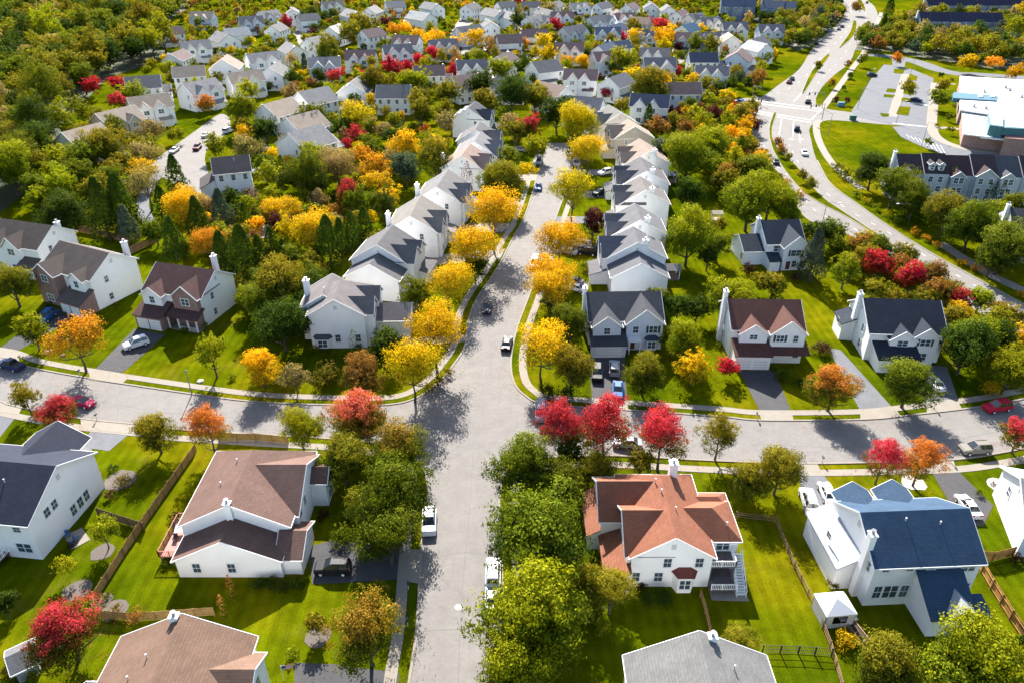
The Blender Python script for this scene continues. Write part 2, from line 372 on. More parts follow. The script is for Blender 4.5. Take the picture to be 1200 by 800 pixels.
dashes([(900, 113), (935, 98), (960, 70), (985, 45), (997, 25), (996, 0)], 0); dashes([(945, 115), (965, 90), (985, 70), (1000, 45), (1015, 25), (1010, 5)], 0)
for x in (925, 936): line((x, 163), (x+5, 164), 1.2)
# ---------------- school grounds
LOT = [(1036, 76), (1047, 77), (1070, 82), (1094, 92), (1092, 118), (1087, 148), (1066, 149), (1050, 147), (1000, 137), (998, 130), (1008, 116), (1020, 94)]
road('car_park', LOT, .04, 'lot', sm=0)
road('car_park', [(1046, 149), (1066, 148), (1087, 147), (1091, 158), (1112, 172), (1150, 178), (1205, 181), (1205, 190), (1150, 187), (1110, 183), (1080, 172), (1056, 161)], .045, 'lot', sm=0)
path('school_road', [(1018, 64), (1045, 67), (1075, 73), (1100, 82), (1125, 87), (1150, 88), (1205, 92)], 9, .03, 'lot')
road('school_road', [(1045, 68), (1062, 70), (1060, 79), (1046, 78)], .035, 'lot', sm=0)
ISL = [[(1048, 81), (1060, 82), (1058, 87), (1047, 86)], [(1066, 87), (1075, 90), (1074, 95), (1064, 94)], [(1063, 96), (1073, 97), (1070, 112), (1058, 110)], [(1057, 115), (1069, 116), (1067, 120), (1056, 119)], [(1054, 125), (1067, 126), (1064, 136), (1050, 134)], [(1040, 104), (1050, 105), (1049, 109), (1038, 108)], [(1036, 111), (1049, 112), (1046, 115), (1035, 114)], [(1031, 133), (1042, 134), (1041, 137), (1033, 137)]]
for q in ISL: road('verge_island', q, .12, 'grass', sm=0)
path('walkway', [(1061, 87), (1056, 104), (1050, 122), (1046, 137)], 3.4); path('walkway', [(1096, 98), (1094, 120), (1092, 148), (1100, 163), (1128, 174), (1165, 179), (1205, 183)], 3.6, .09)
path('walkway', [(1094, 151), (1112, 150), (1124, 152)], 2.2); path('walkway', [(1092, 98), (1102, 98), (1120, 99)], 2)
for k in range(9):
    line((1062+k*5, 158+k*1.6), (1066+k*5.4, 162+k*2.6), .15, .052)
line((1064, 120.5), (1088, 124), .8, .048); line((1046, 145), (1086, 149), .8, .052)
path('footpath', [(1033, 15), (1022, 42), (1011, 64), (996, 84), (980, 106), (964, 127)], 2.6); path('footpath', [(964, 141), (957, 145), (958, 160), (967, 180), (983, 200), (1010, 222)], 2.4)
path('footpath', [(1100, 284), (1125, 300), (1160, 322), (1205, 343)], 3); path('footpath', [(905, 36), (925, 38), (938, 44), (932, 54)], 2)
path('footpath', [(1030, 20), (1060, 22), (1085, 24)], 3)
WOODS = {'west': [(-120, -14), (212, -14), (225, 6), (196, 26), (200, 36), (186, 58), (206, 62), (150, 84), (128, 90), (100, 118), (78, 142), (72, 158), (50, 190), (44, 215), (0, 250), (-120, 258)],
 'north': [(845, 16), (848, 8), (980, -2), (984, 22), (966, 38), (950, 55), (935, 60), (914, 52), (905, 32), (880, 24), (856, 22)],
 'school': [(985, 58), (1010, 48), (1034, 44), (1078, 27), (1176, 27), (1205, 30), (1205, 80), (1170, 82), (1130, 76), (1080, 68), (1040, 60), (1018, 60)]}
for k, q in WOODS.items():
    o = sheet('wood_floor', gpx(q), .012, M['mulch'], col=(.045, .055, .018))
for x, y, r in ((120, 646, 1.6), (91, 691, 1.85), (134, 714, 1.6), (372, 745, 1.6), (1070, 565, 1.8), (1170, 568, 1.8), (142, 562, 2.4), (118, 705, 1.4)):
    c = G(x, y); t = [(c.x+math.cos(a*.52)*r*random.uniform(.85, 1.1), c.y+math.sin(a*.52)*r*random.uniform(.85, 1.1)) for a in range(12)]
    sheet('mulch_bed', t, .03+.004*(x % 7), M['mulch'], col=(.11, .09, .075) if r != 1.8 else (.5, .47, .42))
# ================================================================ HOUSES
HOUSES = []      # (root, cx, cy, radius, nick)
DARK, SLATE, GREY, LGREY, TAN, BROWN, RED, COPPER, BLUE, MAUVE = (.045, .05, .065), (.075, .08, .095), (.155, .15, .15), (.25, .24, .235), (.34, .27, .21), (.20, .125, .09), (.16, .07, .055), (.32, .125, .055), (.05, .07, .10), (.15, .105, .105)
WHITE, CREAM, BEIGE, PALE = (.92, .905, .89), (.86, .81, .73), (.56, .48, .38), (.62, .68, .78)
def roof_gable(mb, x0, x1, y0, y1, he, pitch, axis='x', ov=.4, hip=(0, 0), T=.2, trim=None):
    """pitched roof with overhang over the box x0..x1,y0..y1; ridge along axis; hip = ridge inset factors at each end"""
    if axis == 'y': tr = lambda x, y, z: (y, x, z); a0, a1, b0, b1 = y0, y1, x0, x1
    else: tr = lambda x, y, z: (x, y, z); a0, a1, b0, b1 = x0, x1, y0, y1
    hs = (b1-b0)/2; rz = he+hs*pitch; bm_ = (b0+b1)/2; ze = he-ov*pitch
    A0, A1 = a0-ov, a1+ov
    h0 = (hs+ov)*hip[0]; h1 = (hs+ov)*hip[1]
    top = [(A0, b0-ov, ze), (A1, b0-ov, ze), (A1, b1+ov, ze), (A0, b1+ov, ze), (A0+h0, bm_, rz), (A1-h1, bm_, rz)]
    V = [tr(*p) for p in top]+[tr(p[0], p[1], p[2]-T) for p in top]
    Fc = [(0, 1, 5, 4), (2, 3, 4, 5), (6, 10, 11, 7), (8, 11, 10, 9), (0, 6, 7, 1), (2, 8, 9, 3)]
    Fc += [(0, 4, 3), (6, 9, 10), (3, 9, 6, 0)] if hip[0] else [(0, 4, 10, 6), (4, 3, 9, 10)]
    Fc += [(1, 2, 5), (7, 11, 8), (1, 7, 8, 2)] if hip[1] else [(1, 7, 11, 5), (5, 11, 8, 2)]
    mb.solid(V, Fc)
    if trim is not None:
        e = .03
        for (p, q) in ((0, 1), (2, 3)):
            P_ = Vector(tr(*top[p])); Q = Vector(tr(*top[q])); s = -1 if p == 0 else 1
            off = Vector(tr(0, s*e, -T*.55)); trim.beam(P_+off, Q+off, .07, T*1.0)
        for k, (p, q, r) in enumerate(((0, 3, 4), (1, 2, 5))):
            s = -1 if k == 0 else 1
            if hip[k]: 
                P_ = Vector(tr(*top[p])); Q = Vector(tr(*top[q])); off = Vector(tr(s*e, 0, -T*.55)); trim.beam(P_+off, Q+off, .07, T); continue
            for u in (p, q):
                P_ = Vector(tr(*top[u])); Q = Vector(tr(*top[r])); off = Vector(tr(s*e, 0, -T*.5)); trim.beam(P_+off, Q+off, .07, T*1.15)
    return rz
def wall_gable(mb, x0, x1, y0, y1, he, pitch, axis='x', hip=(0, 0), z0=0.0):
    if axis == 'y': tr = lambda x, y, z: (y, x, z); a0, a1, b0, b1 = y0, y1, x0, x1
    else: tr = lambda x, y, z: (x, y, z); a0, a1, b0, b1 = x0, x1, y0, y1
    hs = (b1-b0)/2; d = .12; bm_ = (b0+b1)/2; rz = he+hs*pitch-d; ze = he-d
    r0 = rz if not hip[0] else ze; r1 = rz if not hip[1] else ze
    V = [tr(*p) for p in [(a0, b0, z0), (a1, b0, z0), (a1, b1, z0), (a0, b1, z0), (a0, b0, ze), (a1, b0, ze), (a1, b1, ze), (a0, b1, ze), (a0, bm_, r0), (a1, bm_, r1)]]
    mb.solid(V, [(0, 1, 5, 4), (2, 3, 7, 6), (0, 4, 8, 7, 3), (1, 2, 6, 9, 5), (4, 5, 9, 8), (6, 7, 8, 9), (0, 3, 2, 1)])
def roof_shed(mb, wl, x0, x1, y0, y1, zh, zl, side, T=.18, ov=.3, z0=0):
    """lean-to: high edge zh, falling towards side ('f' -y,'b' +y,'l' -x,'r' +x)"""
    def z(x, y):
        t = {'f': (y1-y)/(y1-y0), 'b': (y-y0)/(y1-y0), 'l': (x1-x)/(x1-x0), 'r': (x-x0)/(x1-x0)}[side]; return zh+(zl-zh)*t
    X0, X1, Y0, Y1 = x0, x1, y0, y1
    if side != 'r': X0 -= ov
    if side != 'l': X1 += ov
    if side != 'b': Y0 -= ov
    if side != 'f': Y1 += ov
    if side == 'f': Y1 = y1
    if side == 'b': Y0 = y0
    if side == 'l': X1 = x1
    if side == 'r': X0 = x0
    P_ = [(X0, Y0), (X1, Y0), (X1, Y1), (X0, Y1)]
    V = [(a, b, z(a, b)) for a, b in P_]+[(a, b, z(a, b)-T) for a, b in P_]
    mb.solid(V, [(0, 1, 2, 3), (4, 7, 6, 5), (0, 4, 5, 1), (1, 5, 6, 2), (2, 6, 7, 3), (3, 7, 4, 0)])
    if wl is not None:
        Q = [(x0, y0), (x1, y0), (x1, y1), (x0, y1)]
        V = [(a, b, z0) for a, b in Q]+[(a, b, z(a, b)-T*.6) for a, b in Q]
        wl.solid(V, [(0, 3, 2, 1), (4, 5, 6, 7), (0, 1, 5, 4), (1, 2, 6, 5), (2, 3, 7, 6), (3, 0, 4, 7)])
# window meshes: local x along the wall, -y outwards
_w = {}
def win_mesh(w_, h, shut=False, arch=False):
    k = (round(w_, 2), round(h, 2), shut)
    if k in _w: return _w[k]
    f = MB(); t = .13
    f.box(-w_/2-t, w_/2+t, -.07, .02, h/2, h/2+t); f.box(-w_/2-t, w_/2+t, -.10, .02, -h/2-t, -h/2)
    f.box(-w_/2-t, -w_/2, -.07, .02, -h/2, h/2); f.box(w_/2, w_/2+t, -.07, .02, -h/2, h/2)
    f.box(-w_/2, w_/2, -.055, .02, -.03, .03)
    if w_ < 1.3: f.box(-.012, .012, -.045, .02, -h/2, -.03); f.box(-.012, .012, -.045, .02, .03, h/2)
    else:
        n = max(2, round(w_/.95))
        for i in range(1, n):
            x = -w_/2+w_*i/n; f.box(x-.05, x+.05, -.06, .02, -h/2, -.03); f.box(x-.05, x+.05, -.06, .02, .03, h/2)
    fm = mesh('window', f.v, f.f); fm.materials.append(M['white'])
    g = MB(); g.box(-w_/2+.003, w_/2-.003, -.03, -.005, -h/2+.003, h/2-.003); gm_ = mesh('pane', g.v, g.f); gm_.materials.append(M['glass'])
    sm_ = None
    if shut:
        s = MB()
        for q in (-1, 1): s.box(q*(w_/2+t+.22)-.2, q*(w_/2+t+.22)+.2, -.06, .01, -h/2-.05, h/2+.05)
        sm_ = mesh('shutter', s.v, s.f); sm_.materials.append(mat('shutter_paint', (.03, .035, .05), .6) if 'shut' not in M else M['shut'])
        M['shut'] = sm_.materials[0]
    _w[k] = (fm, gm_, sm_); return _w[k]
ANG = {'f': 0, 'r': R(90), 'b': R(180), 'l': R(270)}
def add_win(root, side, u, z, plane, w_=.95, h=1.5, shut=False, near=True):
    """window on a wall: side f/b/l/r, u along it, plane = wall coordinate"""
    fm, gm_, sm_ = win_mesh(w_, h, shut)
    o = link('window', fm, None, root)
    o.location = (u, plane, z) if side in 'fb' else (plane, u, z); o.rotation_euler = (0, 0, ANG[side])
    p = link('pane', gm_, None, o)
    if sm_ and near: link('shutters', sm_, None, o)
    return o
def garage_door(root, x, y, w_, side='f', h=2.3):
    g = MB(); g.box(-w_/2, w_/2, -.06, .0, .05, h)
    t = MB()
    for k in range(1, 4): t.box(-w_/2+.05, w_/2-.05, -.075, -.05, h*k/4-.02, h*k/4+.02)
    g.v += []; o = g.build('garage_door', M['white'], root); o.location = (x, y, 0) if side in 'fb' else (y, x, 0); o.rotation_euler = (0, 0, ANG[side])
    if 'groove' not in M: M['groove'] = mat('door_groove', (.35, .35, .35), .7)
    t.build('panel_line', M['groove'], o); return o
def door(root, x, y, side='f', z=.25, col=(.12, .03, .03), w_=1.0):
    d = MB(); d.box(-w_/2, w_/2, -.05, .01, 0, 2.05); f = MB(); f.box(-w_/2-.12, -w_/2, -.08, .01, 0, 2.17); f.box(w_/2, w_/2+.12, -.08, .01, 0, 2.17); f.box(-w_/2, w_/2, -.08, .01, 2.05, 2.17)
    o = d.build('door', M['plain'], root, col); o.location = (x, y, z) if side in 'fb' else (y, x, z); o.rotation_euler = (0, 0, ANG[side]); f.build('door_frame', M['white'], o)
def chimney(root, x, y, top, w_=1.0, d=1.5, col=WHITE, z0=0, brick=False):
    w_ *= .78; d *= .72; top -= 1.15
    c = MB(); c.box(x-w_/2, x+w_/2, y-d/2, y+d/2, z0, top)
    o = c.build('chimney', M['brick'] if brick else M['siding'], root, col)
    k = MB(); k.box(x-w_/2-.1, x+w_/2+.1, y-d/2-.1, y+d/2+.1, top, top+.15); k.build('chimney_cap', M['white'], o)
    p = MB(); p.cyl((x, y, top+.15), (x, y, top+.6), .2, .2, 8); p.cyl((x, y, top+.62), (x, y, top+.7), .3, .3, 8); p.build('flue_pipe', M['metal'], o)
def vents(root, pts):
    for x, y, z in pts:
        v = MB(); v.cyl((x, y, z-.3), (x, y, z+.45), .07, .07, 6); v.cyl((x, y, z+.45), (x, y, z+.5), .11, .11, 6); v.build('roof_vent', M['lamp'], root)
RS = .82
def house(A, B, D, nick, label=None, name='house', he=5.5, pitch=.62, roof=GREY, wall=WHITE, vols=(), sheds=(), garages=(), wins=None, chim=(), brickf=False, zr=None, hip=(0, 0), L=None, detail=2, porch=None, doors=(), vent=(), cat='house', anchor='mid', wall2=None, group=None, shut=False, backs=True, at=None, lift=0.0):
    if lift:
        he += lift; lo = lift*.35
        vols = [tuple([*v[:4], v[4]+(lift if v[4] > 4.4 else lift*.6), *v[5:]]) for v in vols]
        sheds = [tuple([*s[:4], s[4]+lift*.6, s[5]+lo, *s[6:]]) for s in sheds]
        if wins is not None: wins = [tuple([*q[:2], q[2]+(lift if q[2] > 3 else lo), *q[3:]]) for q in wins]
        chim = [tuple([c[0], c[1], c[2]+lift, *c[3:]]) for c in chim]; vent = [(a_, b_, c_+lift) for a_, b_, c_ in vent]
    rz = he+D/2*pitch
    if at is not None: a = Vector((at[0], at[1], rz)); b = a.copy(); d = Vector((math.cos(R(at[2])), math.sin(R(at[2])), 0)); W = at[3]; ang = R(at[2])
    else:
        a = G(A[0], A[1], rz); b = G(B[0], B[1], rz); d = (b-a); W = d.length if L is None else L
        ang = math.atan2(d.y, d.x)
    c = (a+b)/2 if anchor == 'mid' else (a+d.normalized()*W/2 if anchor == 'A' else b-d.normalized()*W/2)
    root = empty(name, (c.x, c.y, 0), ang)
    tag(root, label, cat, group)
    X0, X1, Y0, Y1 = -W/2, W/2, -D/2, D/2
    wl = MB(); rf = MB(); tr = MB() if detail else None; bw = MB()
    wall_gable(wl, X0, X1, Y0, Y1, he, pitch, 'x', hip); roof_gable(rf, X0, X1, Y0, Y1, he, pitch, 'x', .4, hip, trim=tr)
    for v in vols:     # (x0,x1,y0,y1,he,pitch,axis[,mat])
        tgt = bw if len(v) > 7 and v[7] == 'brick' else wl
        hp = v[8] if len(v) > 8 else (0, 0)
        wall_gable(tgt, *v[:7], hp); roof_gable(rf, *v[:7], ov=.35, hip=hp, trim=tr)
    for s in sheds:   # (x0,x1,y0,y1,zh,zl,side[,mat|None])
        roof_shed(rf, None if len(s) > 7 and s[7] is None else (bw if len(s) > 7 and s[7] == 'brick' else wl), *s[:7])
    wo = wl.build('wall', M['siding'], root, wall)
    if bw.v: bw.build('brick_facade', M['brick'], root)
    ro = rf.build('roof', M['shingle'], root, tuple(c*RS for c in roof))
    if tr is not None and tr.v: tr.build('roof_trim', M['white'], ro)
    for g in garages: garage_door(root, *g)
    for q in doors: door(root, *q)
    for q in chim: chimney(root, *q)
    vents(root, vent)
    if detail == 2 and nick:
        for sx in (-1, 1):
            if hip[0 if sx < 0 else 1]: continue
            gv = MB(); x = sx*W/2; gv.box(min(x, x+sx*.06), max(x, x+sx*.06), -.3, .3, rz-2.3, rz-1.5); gv.build('gable_vent', M['plain'], root, (.55, .55, .56))
    # windows
    def auto():
        blocked = [(v[0]-.3, v[1]+.3) for v in vols if v[2] < Y0]+[(s[0]-.3, s[1]+.3) for s in sheds if s[2] < Y0 and s[6] == 'f']
        nst = 2 if he > 4.5 else 1
        zs = [1.7, 4.4+max(0, he-5.6)*.8, 7.6][:max(1, min(2, int((he-.3)//2.6)))]
        n = max(2, int(W/3.0))
        for i in range(n):
            u = X0+W*(i+.5)/n
            if backs:
                for z in zs: add_win(root, 'b', u, z, Y1, 1.0, 1.5, near=detail)
            if not any(p < u < q for p, q in blocked):
                for z in zs: add_win(root, 'f', u, z, Y0, 1.0, 1.5, shut, near=detail)
        m = 2
        for sd, pl in (('l', X0), ('r', X1)):
            for i in range(m):
                u = Y0+D*(i+.8)/(m+.6)
                for z in zs[-2:]:
                    if (i+len(zs)+int(z)) % 2 or detail == 0: add_win(root, sd, u, z, pl, .85, 1.35, near=detail)
        for v in vols:
            if v[6] == 'y' and v[2] < Y0:
                u = (v[0]+v[1])/2
                if v[4] > 4: add_win(root, 'f', u, v[4]-1.25, v[2], 1.7 if v[1]-v[0] > 4.5 else 1.1, 1.4, near=detail)
                if v[4] > 4 and not any(abs(g[0]-u) < 2.5 for g in garages) and not any(s[0] < u < s[1] and s[6] == 'f' for s in sheds): add_win(root, 'f', u, 1.6, v[2], 1.7, 1.5, near=detail)
    if wins is None: auto()
    else:
        for q in wins: add_win(root, *q)
    HOUSES.append((root, c.x, c.y, math.hypot(W, D)/2, nick)); root['nick'] = nick
    return root, W, D, rz
def col_kit(W, D, k=0, brick=False, he=5.5):
    """front of a colonial of this estate: garage bay with lean-to roof, small gable above it, large gable on the other side"""
    b = ['brick'] if brick else []
    if k == 0:
        vols = [(-W/2+.4, -W/2+5.2, -D/2-1.0, 0, he, .85, 'y'), (W/2-5.6, W/2-.2, -D/2-1.3, .5, he+.2, .95, 'y', 'brick' if brick else 'w')]
        sheds = [(-W/2+.1, -W/2+6.3, -D/2-3.4, -D/2-.0, 3.7, 2.6, 'f', 'brick' if brick else 'w')]
        gar = [(-W/2+1.75, -D/2-3.4, 2.6), (-W/2+4.7, -D/2-3.4, 2.6)]
    elif k == 1:
        vols = [(W/2-5.2, W/2-.4, -D/2-1.0, 0, he, .85, 'y'), (-W/2+.2, -W/2+5.6, -D/2-1.3, .5, he+.2, .95, 'y', 'brick' if brick else 'w')]
        sheds = [(W/2-6.3, W/2-.1, -D/2-3.4, -D/2-.0, 3.7, 2.6, 'f', 'w')]
        gar = [(W/2-1.75, -D/2-3.4, 2.6), (W/2-4.7, -D/2-3.4, 2.6)]
    else:
        vols = [(-W/2+.4, -W/2+5.1, -D/2-.8, 0, he, 1.0, 'y'), (-W/2+5.4, -W/2+10.0, -D/2-1.0, 0, he, 1.0, 'y')]
        sheds = [(W/2-4.4, W/2-.1, -D/2-2.6, -D/2, 3.6, 2.7, 'f', 'w')]
        gar = [(W/2-2.3, -D/2-2.6, 3.6)]
    return dict(vols=vols, sheds=sheds, garages=gar)
def rlen(A, B, he, D, pitch=.62):
    rz = he+D/2*pitch; return (G(A[0], A[1], rz)-G(B[0], B[1], rz)).length
# ---------------- near houses, one by one
W1 = rlen((2, 256), (60, 264), 5.5, 11)
house((2, 256), (60, 264), 11, 'left edge house', 'white house with grey-brown roof and two front gables cut by the left edge', lift=1.2, roof=(.135, .105, .09), **col_kit(W1, 11, 2), chim=[(W1/2-.9, 2.2, 9.8)], brickf=True)
A, B = (71, 282), (127, 296); W = rlen(A, B, 5.5, 11.5)
house(A, B, 11.5, 'brick-fronted house', 'white house with grey-brown roof, brick garage front and tall white gable end', lift=1.7, roof=(.14, .11, .095), **col_kit(W, 11.5, 0, True) | {'garages': [(W/2-1.75, -11.5/2-3.9, 2.5), (W/2-4.6, -11.5/2-3.9, 2.5)], 'sheds': [(W/2-6.2, W/2-.05, -11.5/2-3.9, -11.5/2, 3.9, 2.6, 'f', 'brick')], 'vols': [(-W/2+.5, -W/2+6.5, -11.5/2-2.2, .5, 5.6, .75, 'y', 'brick'), (W/2-5.2, W/2-1.2, -11.5/2-1.1, 0, 5.4, .75, 'y')]}, chim=[(W/2-3.0, 11.5/2+.3, 9.6)])
A, B = (185, 307), (250, 316); W = rlen(A, B, 5.5, 11)
house(A, B, 11, 'maroon-roofed house', 'white and brick house with dark maroon roof, double garage and columned front porch', lift=1.1, roof=(.115, .062, .056), vols=[(-W/2+.6, -W/2+5.0, -6.9, 0, 5.4, .75, 'y'), (W/2-6.0, W/2-.3, -6.4, .5, 5.6, .85, 'y', 'brick')], sheds=[(-W/2, -W/2+6.1, -9.6, -5.5, 3.9, 2.7, 'f', 'brick'), (-W/2+6.4, W/2+.1, -8.3, -5.5, 3.5, 2.7, 'f', None)], garages=[(-W/2+1.7, -9.6, 2.5), (-W/2+4.5, -9.6, 2.5)], chim=[(W/2-4.2, 5.8, 9.9)], doors=[(-W/2+7.2, -5.5)])
r = HOUSES[-1][0]; pb = MB(); pr = MB()
for x in (-W/2+6.6, -W/2+8.9, W/2-2.2, W/2-.2): pb.box(x-.12, x+.12, -8.25, -8.0, 0, 2.6)
pb.build('porch_column', M['white'], r)
for x0, x1 in ((-W/2+9.0, W/2-2.3), (W/2-2.1, W/2-.3)):
    pr.box(x0, x1, -8.15, -8.1, .85, .93)
    for k in range(int((x1-x0)/.25)): pr.box(x0+k*.25, x0+k*.25+.05, -8.15, -8.1, .1, .85)
pr.build('porch_railing', M['white'], r); pf = MB(); pf.box(-W/2+6.4, W/2, -8.3, -5.52, 0, .12); pf.build('porch_floor', M['conc'], r)
A, B = (290, 181), (248, 185); W = rlen(A, B, 5.5, 10)
house(A, B, 10, 'side street house', 'pale house with dark slate roof standing beside the side street', lift=1.9, roof=(.085, .075, .08), wall=(.84, .86, .90), vols=[], sheds=[(W/2, W/2+4.2, -4.6, 4.4, 4.6, 2.9, 'r', 'w')], vent=[(-1, 2.5, 8.1)])
A, B = (391, 350), (404, 317); W = rlen(A, B, 7.4, 10.4)
house(A, B, 10.4, 'white corner house', 'white corner house with grey roofs and bay window in its gable end', lift=2.0, roof=(.19, .17, .17), he=5.4, vols=[(-W/2+.8, -W/2+5.4, -6.6, 0, 5.3, .95, 'y'), (-W/2+6.2, -W/2+10.4, -7.0, 0, 5.2, .9, 'y'), (W/2-8.2, W/2-1.4, -13.0, -4.0, 2.9, .55, 'y'), (-W/2+3.4, W/2, -2, 7.4, 5.0, .6, 'x')], garages=[(W/2-4.8, -13.0, 5.0)], chim=[(W/2-4, 6.8, 9.6)], hip=(0, .8), vent=[(-1, 2.8, 8)],
 wins=[('l', -3.6, 1.5, -W/2), ('l', .2, 1.5, -W/2), ('f', -W/2+2.2, 4.0, -6.6, .9, 1.3), ('f', -W/2+4.0, 4.0, -6.6, .9, 1.3), ('f', -W/2+3, 1.6, -6.6, 1.6, 1.4), ('f', -W/2+8.3, 4.1, -7.0, 1.6, 1.4)])
r = HOUSES[-1][0]; bb = MB(); bb.prism([(-W/2-.9, 2.0), (-W/2-.9, 4.0), (-W/2, 4.7), (-W/2, 1.3)], .5, 2.5); bb.build('bay_window', M['siding'], r, WHITE)
br_ = MB(); br_.solid([(-W/2-1.1, 1.8, 2.5), (-W/2-1.1, 4.2, 2.5), (-W/2, 4.9, 2.5), (-W/2, 1.1, 2.5), (-W/2, 4.4, 3.1), (-W/2, 1.6, 3.1)], [(0, 1, 4, 5), (1, 2, 4), (0, 5, 3), (0, 3, 2, 1), (3, 5, 4, 2)]); br_.build('bay_roof', M['shingle'], r, SLATE)
add_win(r, 'l', 3.0, 1.5, -W/2-.9, 1.6, 1.4)
def row(A, B, D, nick, label, k=0, ext=None, **kw):
    he = kw.pop('he', 6.7); W = rlen(A, B, he, D, kw.get('pitch', .62)); kit = col_kit(W, D, k, kw.pop('brick', False), he)
    if ext: kit['vols'] = kit['vols']+[ext(W, D)]
    kit.update({k_: kw.pop(k_) for k_ in list(kw) if k_ in ('vols', 'sheds', 'garages')})
    return house(A, B, D, nick, label, he=he, **kit, **kw)
row((442, 286), (460, 264), 12.5, 'first left-row house', 'white house with grey roof and lower white gable, first up the left side', 1, ext=lambda W, D: (-W/2-5.5, -W/2+1, -D/2+.3, D/2-.5, 5.3, .55, 'x'), roof=(.15, .145, .15), wall=(.90, .89, .89), wins=[])
LR = [((481, 253), (493, 229), (.24, .22, .20), WHITE, 2, 'second'), ((512, 219), (525, 199), (.21, .20, .20), WHITE, 2, 'third'), ((541, 182), (551, 169), (.34, .24, .20), WHITE, 1, 'fourth'), ((556, 166), (563, 155), (.23, .225, .23), WHITE, 2, 'fifth'), ((557, 152), (563, 143), GREY, WHITE, 1, 'sixth'), ((549, 127), (557, 119), SLATE, WHITE, 1, 'seventh')]
for (A, B, rc, wc, k, nm) in LR:
    nk = nm+' left-row house'
    desc = {'second': 'white house with greyish tan roof and twin dark dormer slopes', 'third': 'white house with light brownish grey roof', 'fourth': 'white house with pinkish brown roof', 'fifth': 'white house with pale grey roof', 'sixth': 'small white house with blue-grey wings', 'seventh': 'white house with solar-panelled slate roof'}[nm]
    row(A, B, 12, nk, f'{desc}, {nm} up the left side', k, roof=rc, wall=wc, chim=[(-4, 5.9, 10.8)] if nm in ('second', 'third', 'fourth') else [])
sp = HOUSES[-1][0]; s = MB()
for i in range(3):
    for j in range(2): s.beam((-4.6+i*2.1, 1.9+j*1.9, 10.42-.62*(1.9+j*1.9)+.25), (-2.7+i*2.1, 1.9+j*1.9, 10.42-.62*(1.9+j*1.9)+.25), 1.6, .06)
s.build('solar_panel', M['carglass'], sp)
# right row
A, B = (689, 342), (772, 341); W = rlen(A, B, 5.8, 10.5, .6)
house(A, B, 10.5, 'grey corner house', 'pale grey house with slate roof and two tan front gables above a double driveway', roof=(.075, .078, .09), wall=(.66, .69, .76), he=5.8, pitch=.6, vols=[(-W/2+.4, -W/2+5.6, -7.2, 0, 5.6, .8, 'y'), (W/2-6.9, W/2-.1, -6.8, .5, 5.9, .85, 'y')], sheds=[(-W/2+.1, -W/2+6.4, -9.4, -5.3, 4.0, 2.8, 'f', 'w')], garages=[(-W/2+3.2, -9.4, 4.9)], chim=[(-W/2-.5, .5, 10.6, .9, 1.6)], doors=[(-W/2+8.0, -6.8)], group=None,
 wins=[('f', -W/2+3.0, 4.4, -7.2, 1.1, 1.3), ('f', W/2-5.2, 4.4, -6.8, 1.0, 1.4), ('f', W/2-1.9, 4.4, -6.8, 1.5, 1.4, True), ('f', W/2-2.1, 1.6, -6.8, 1.7, 1.5), ('b', 0, 4.4, 5.25), ('r', 1, 4.3, W/2)])
r = HOUSES[-1][0]; p = MB(); p.box(-W/2+7.0, W/2-4.2, -8.6, -6.8, 2.7, 2.85); p.box(-W/2+7.1, -W/2+7.3, -8.5, -8.3, 0, 2.7); p.box(W/2-4.5, W/2-4.3, -8.5, -8.3, 0, 2.7)
for k in range(9): p.box(-W/2+7.1+k*.32, -W/2+7.16+k*.32, -8.55, -8.5, 2.85, 3.6)
p.box(-W/2+7.0, W/2-4.2, -8.56, -8.48, 3.6, 3.68); p.build('porch', M['white'], r)
bay = MB(); bay.prism([(W/2-3.4, -6.8), (W/2-2.9, -7.6), (W/2-1.3, -7.6), (W/2-.8, -6.8)], .3, 2.5); bay.build('bay_window', M['siding'], r, (.66, .69, .76)); add_win(r, 'f', W/2-2.1, 1.5, -7.6, 1.4, 1.4)
br_ = MB(); br_.solid([(W/2-3.6, -6.8, 2.5), (W/2-3.0, -7.8, 2.5), (W/2-1.2, -7.8, 2.5), (W/2-.6, -6.8, 2.5), (W/2-2.9, -6.8, 3.2), (W/2-1.3, -6.8, 3.2)], [(0, 1, 4), (1, 2, 5, 4), (2, 3, 5), (0, 3, 2, 1), (0, 4, 5, 3)]); br_.build('bay_roof', M['shingle'], r, BLUE)
RR = [((742, 266), (748, 283), (.15, .15, .165), (.90, .89, .89), 1, 'first', 'white house with grey roof and big lower gable end'), ((744, 239), (751, 257), (.16, .16, .17), WHITE, 2, 'second', 'white house with grey roof and two small dark dormers'), ((750, 207), (757, 222), (.19, .175, .17), WHITE, 2, 'third', 'white house with pale grey roof and tall white chimney'), ((750, 184), (758, 200), (.14, .135, .145), WHITE, 0, 'fourth', 'white house with dark blue front slopes'), ((750, 163), (761, 177), (.33, .25, .2), CREAM, 2, 'fifth', 'cream house with pinkish roof and three dark dormer slopes'), ((737, 140), (744, 148), TAN, BEIGE, 1, 'sixth', 'tan house with tan roof and wide beige gable end'), ((714, 123), (727, 132), (.22, .21, .19), CREAM, 0, 'seventh', 'cream house with grey-green roof')]
for (A, B, rc, wc, k, nm, ds) in RR:
    kw = {}
    if nm == 'first': kw['ext'] = lambda W, D: (W/2-1, W/2+6.2, -D/2+.3, D/2-.4, 5.0, .55, 'x')
    row(A, B, 12.6, nm+' right-row house', f'{ds}, {nm} up the right side', k, roof=rc, wall=wc, pitch=.58, chim=[(rlen(A, B, 6.7, 12.6, .58)/2-.2, 1.6, 11.7, .9, 1.6)] if nm in ('first', 'second', 'third', 'fourth', 'fifth') else [], vent=[(0, 2.5, 9.6)], wins=[] if nm == 'first' else None, **kw)
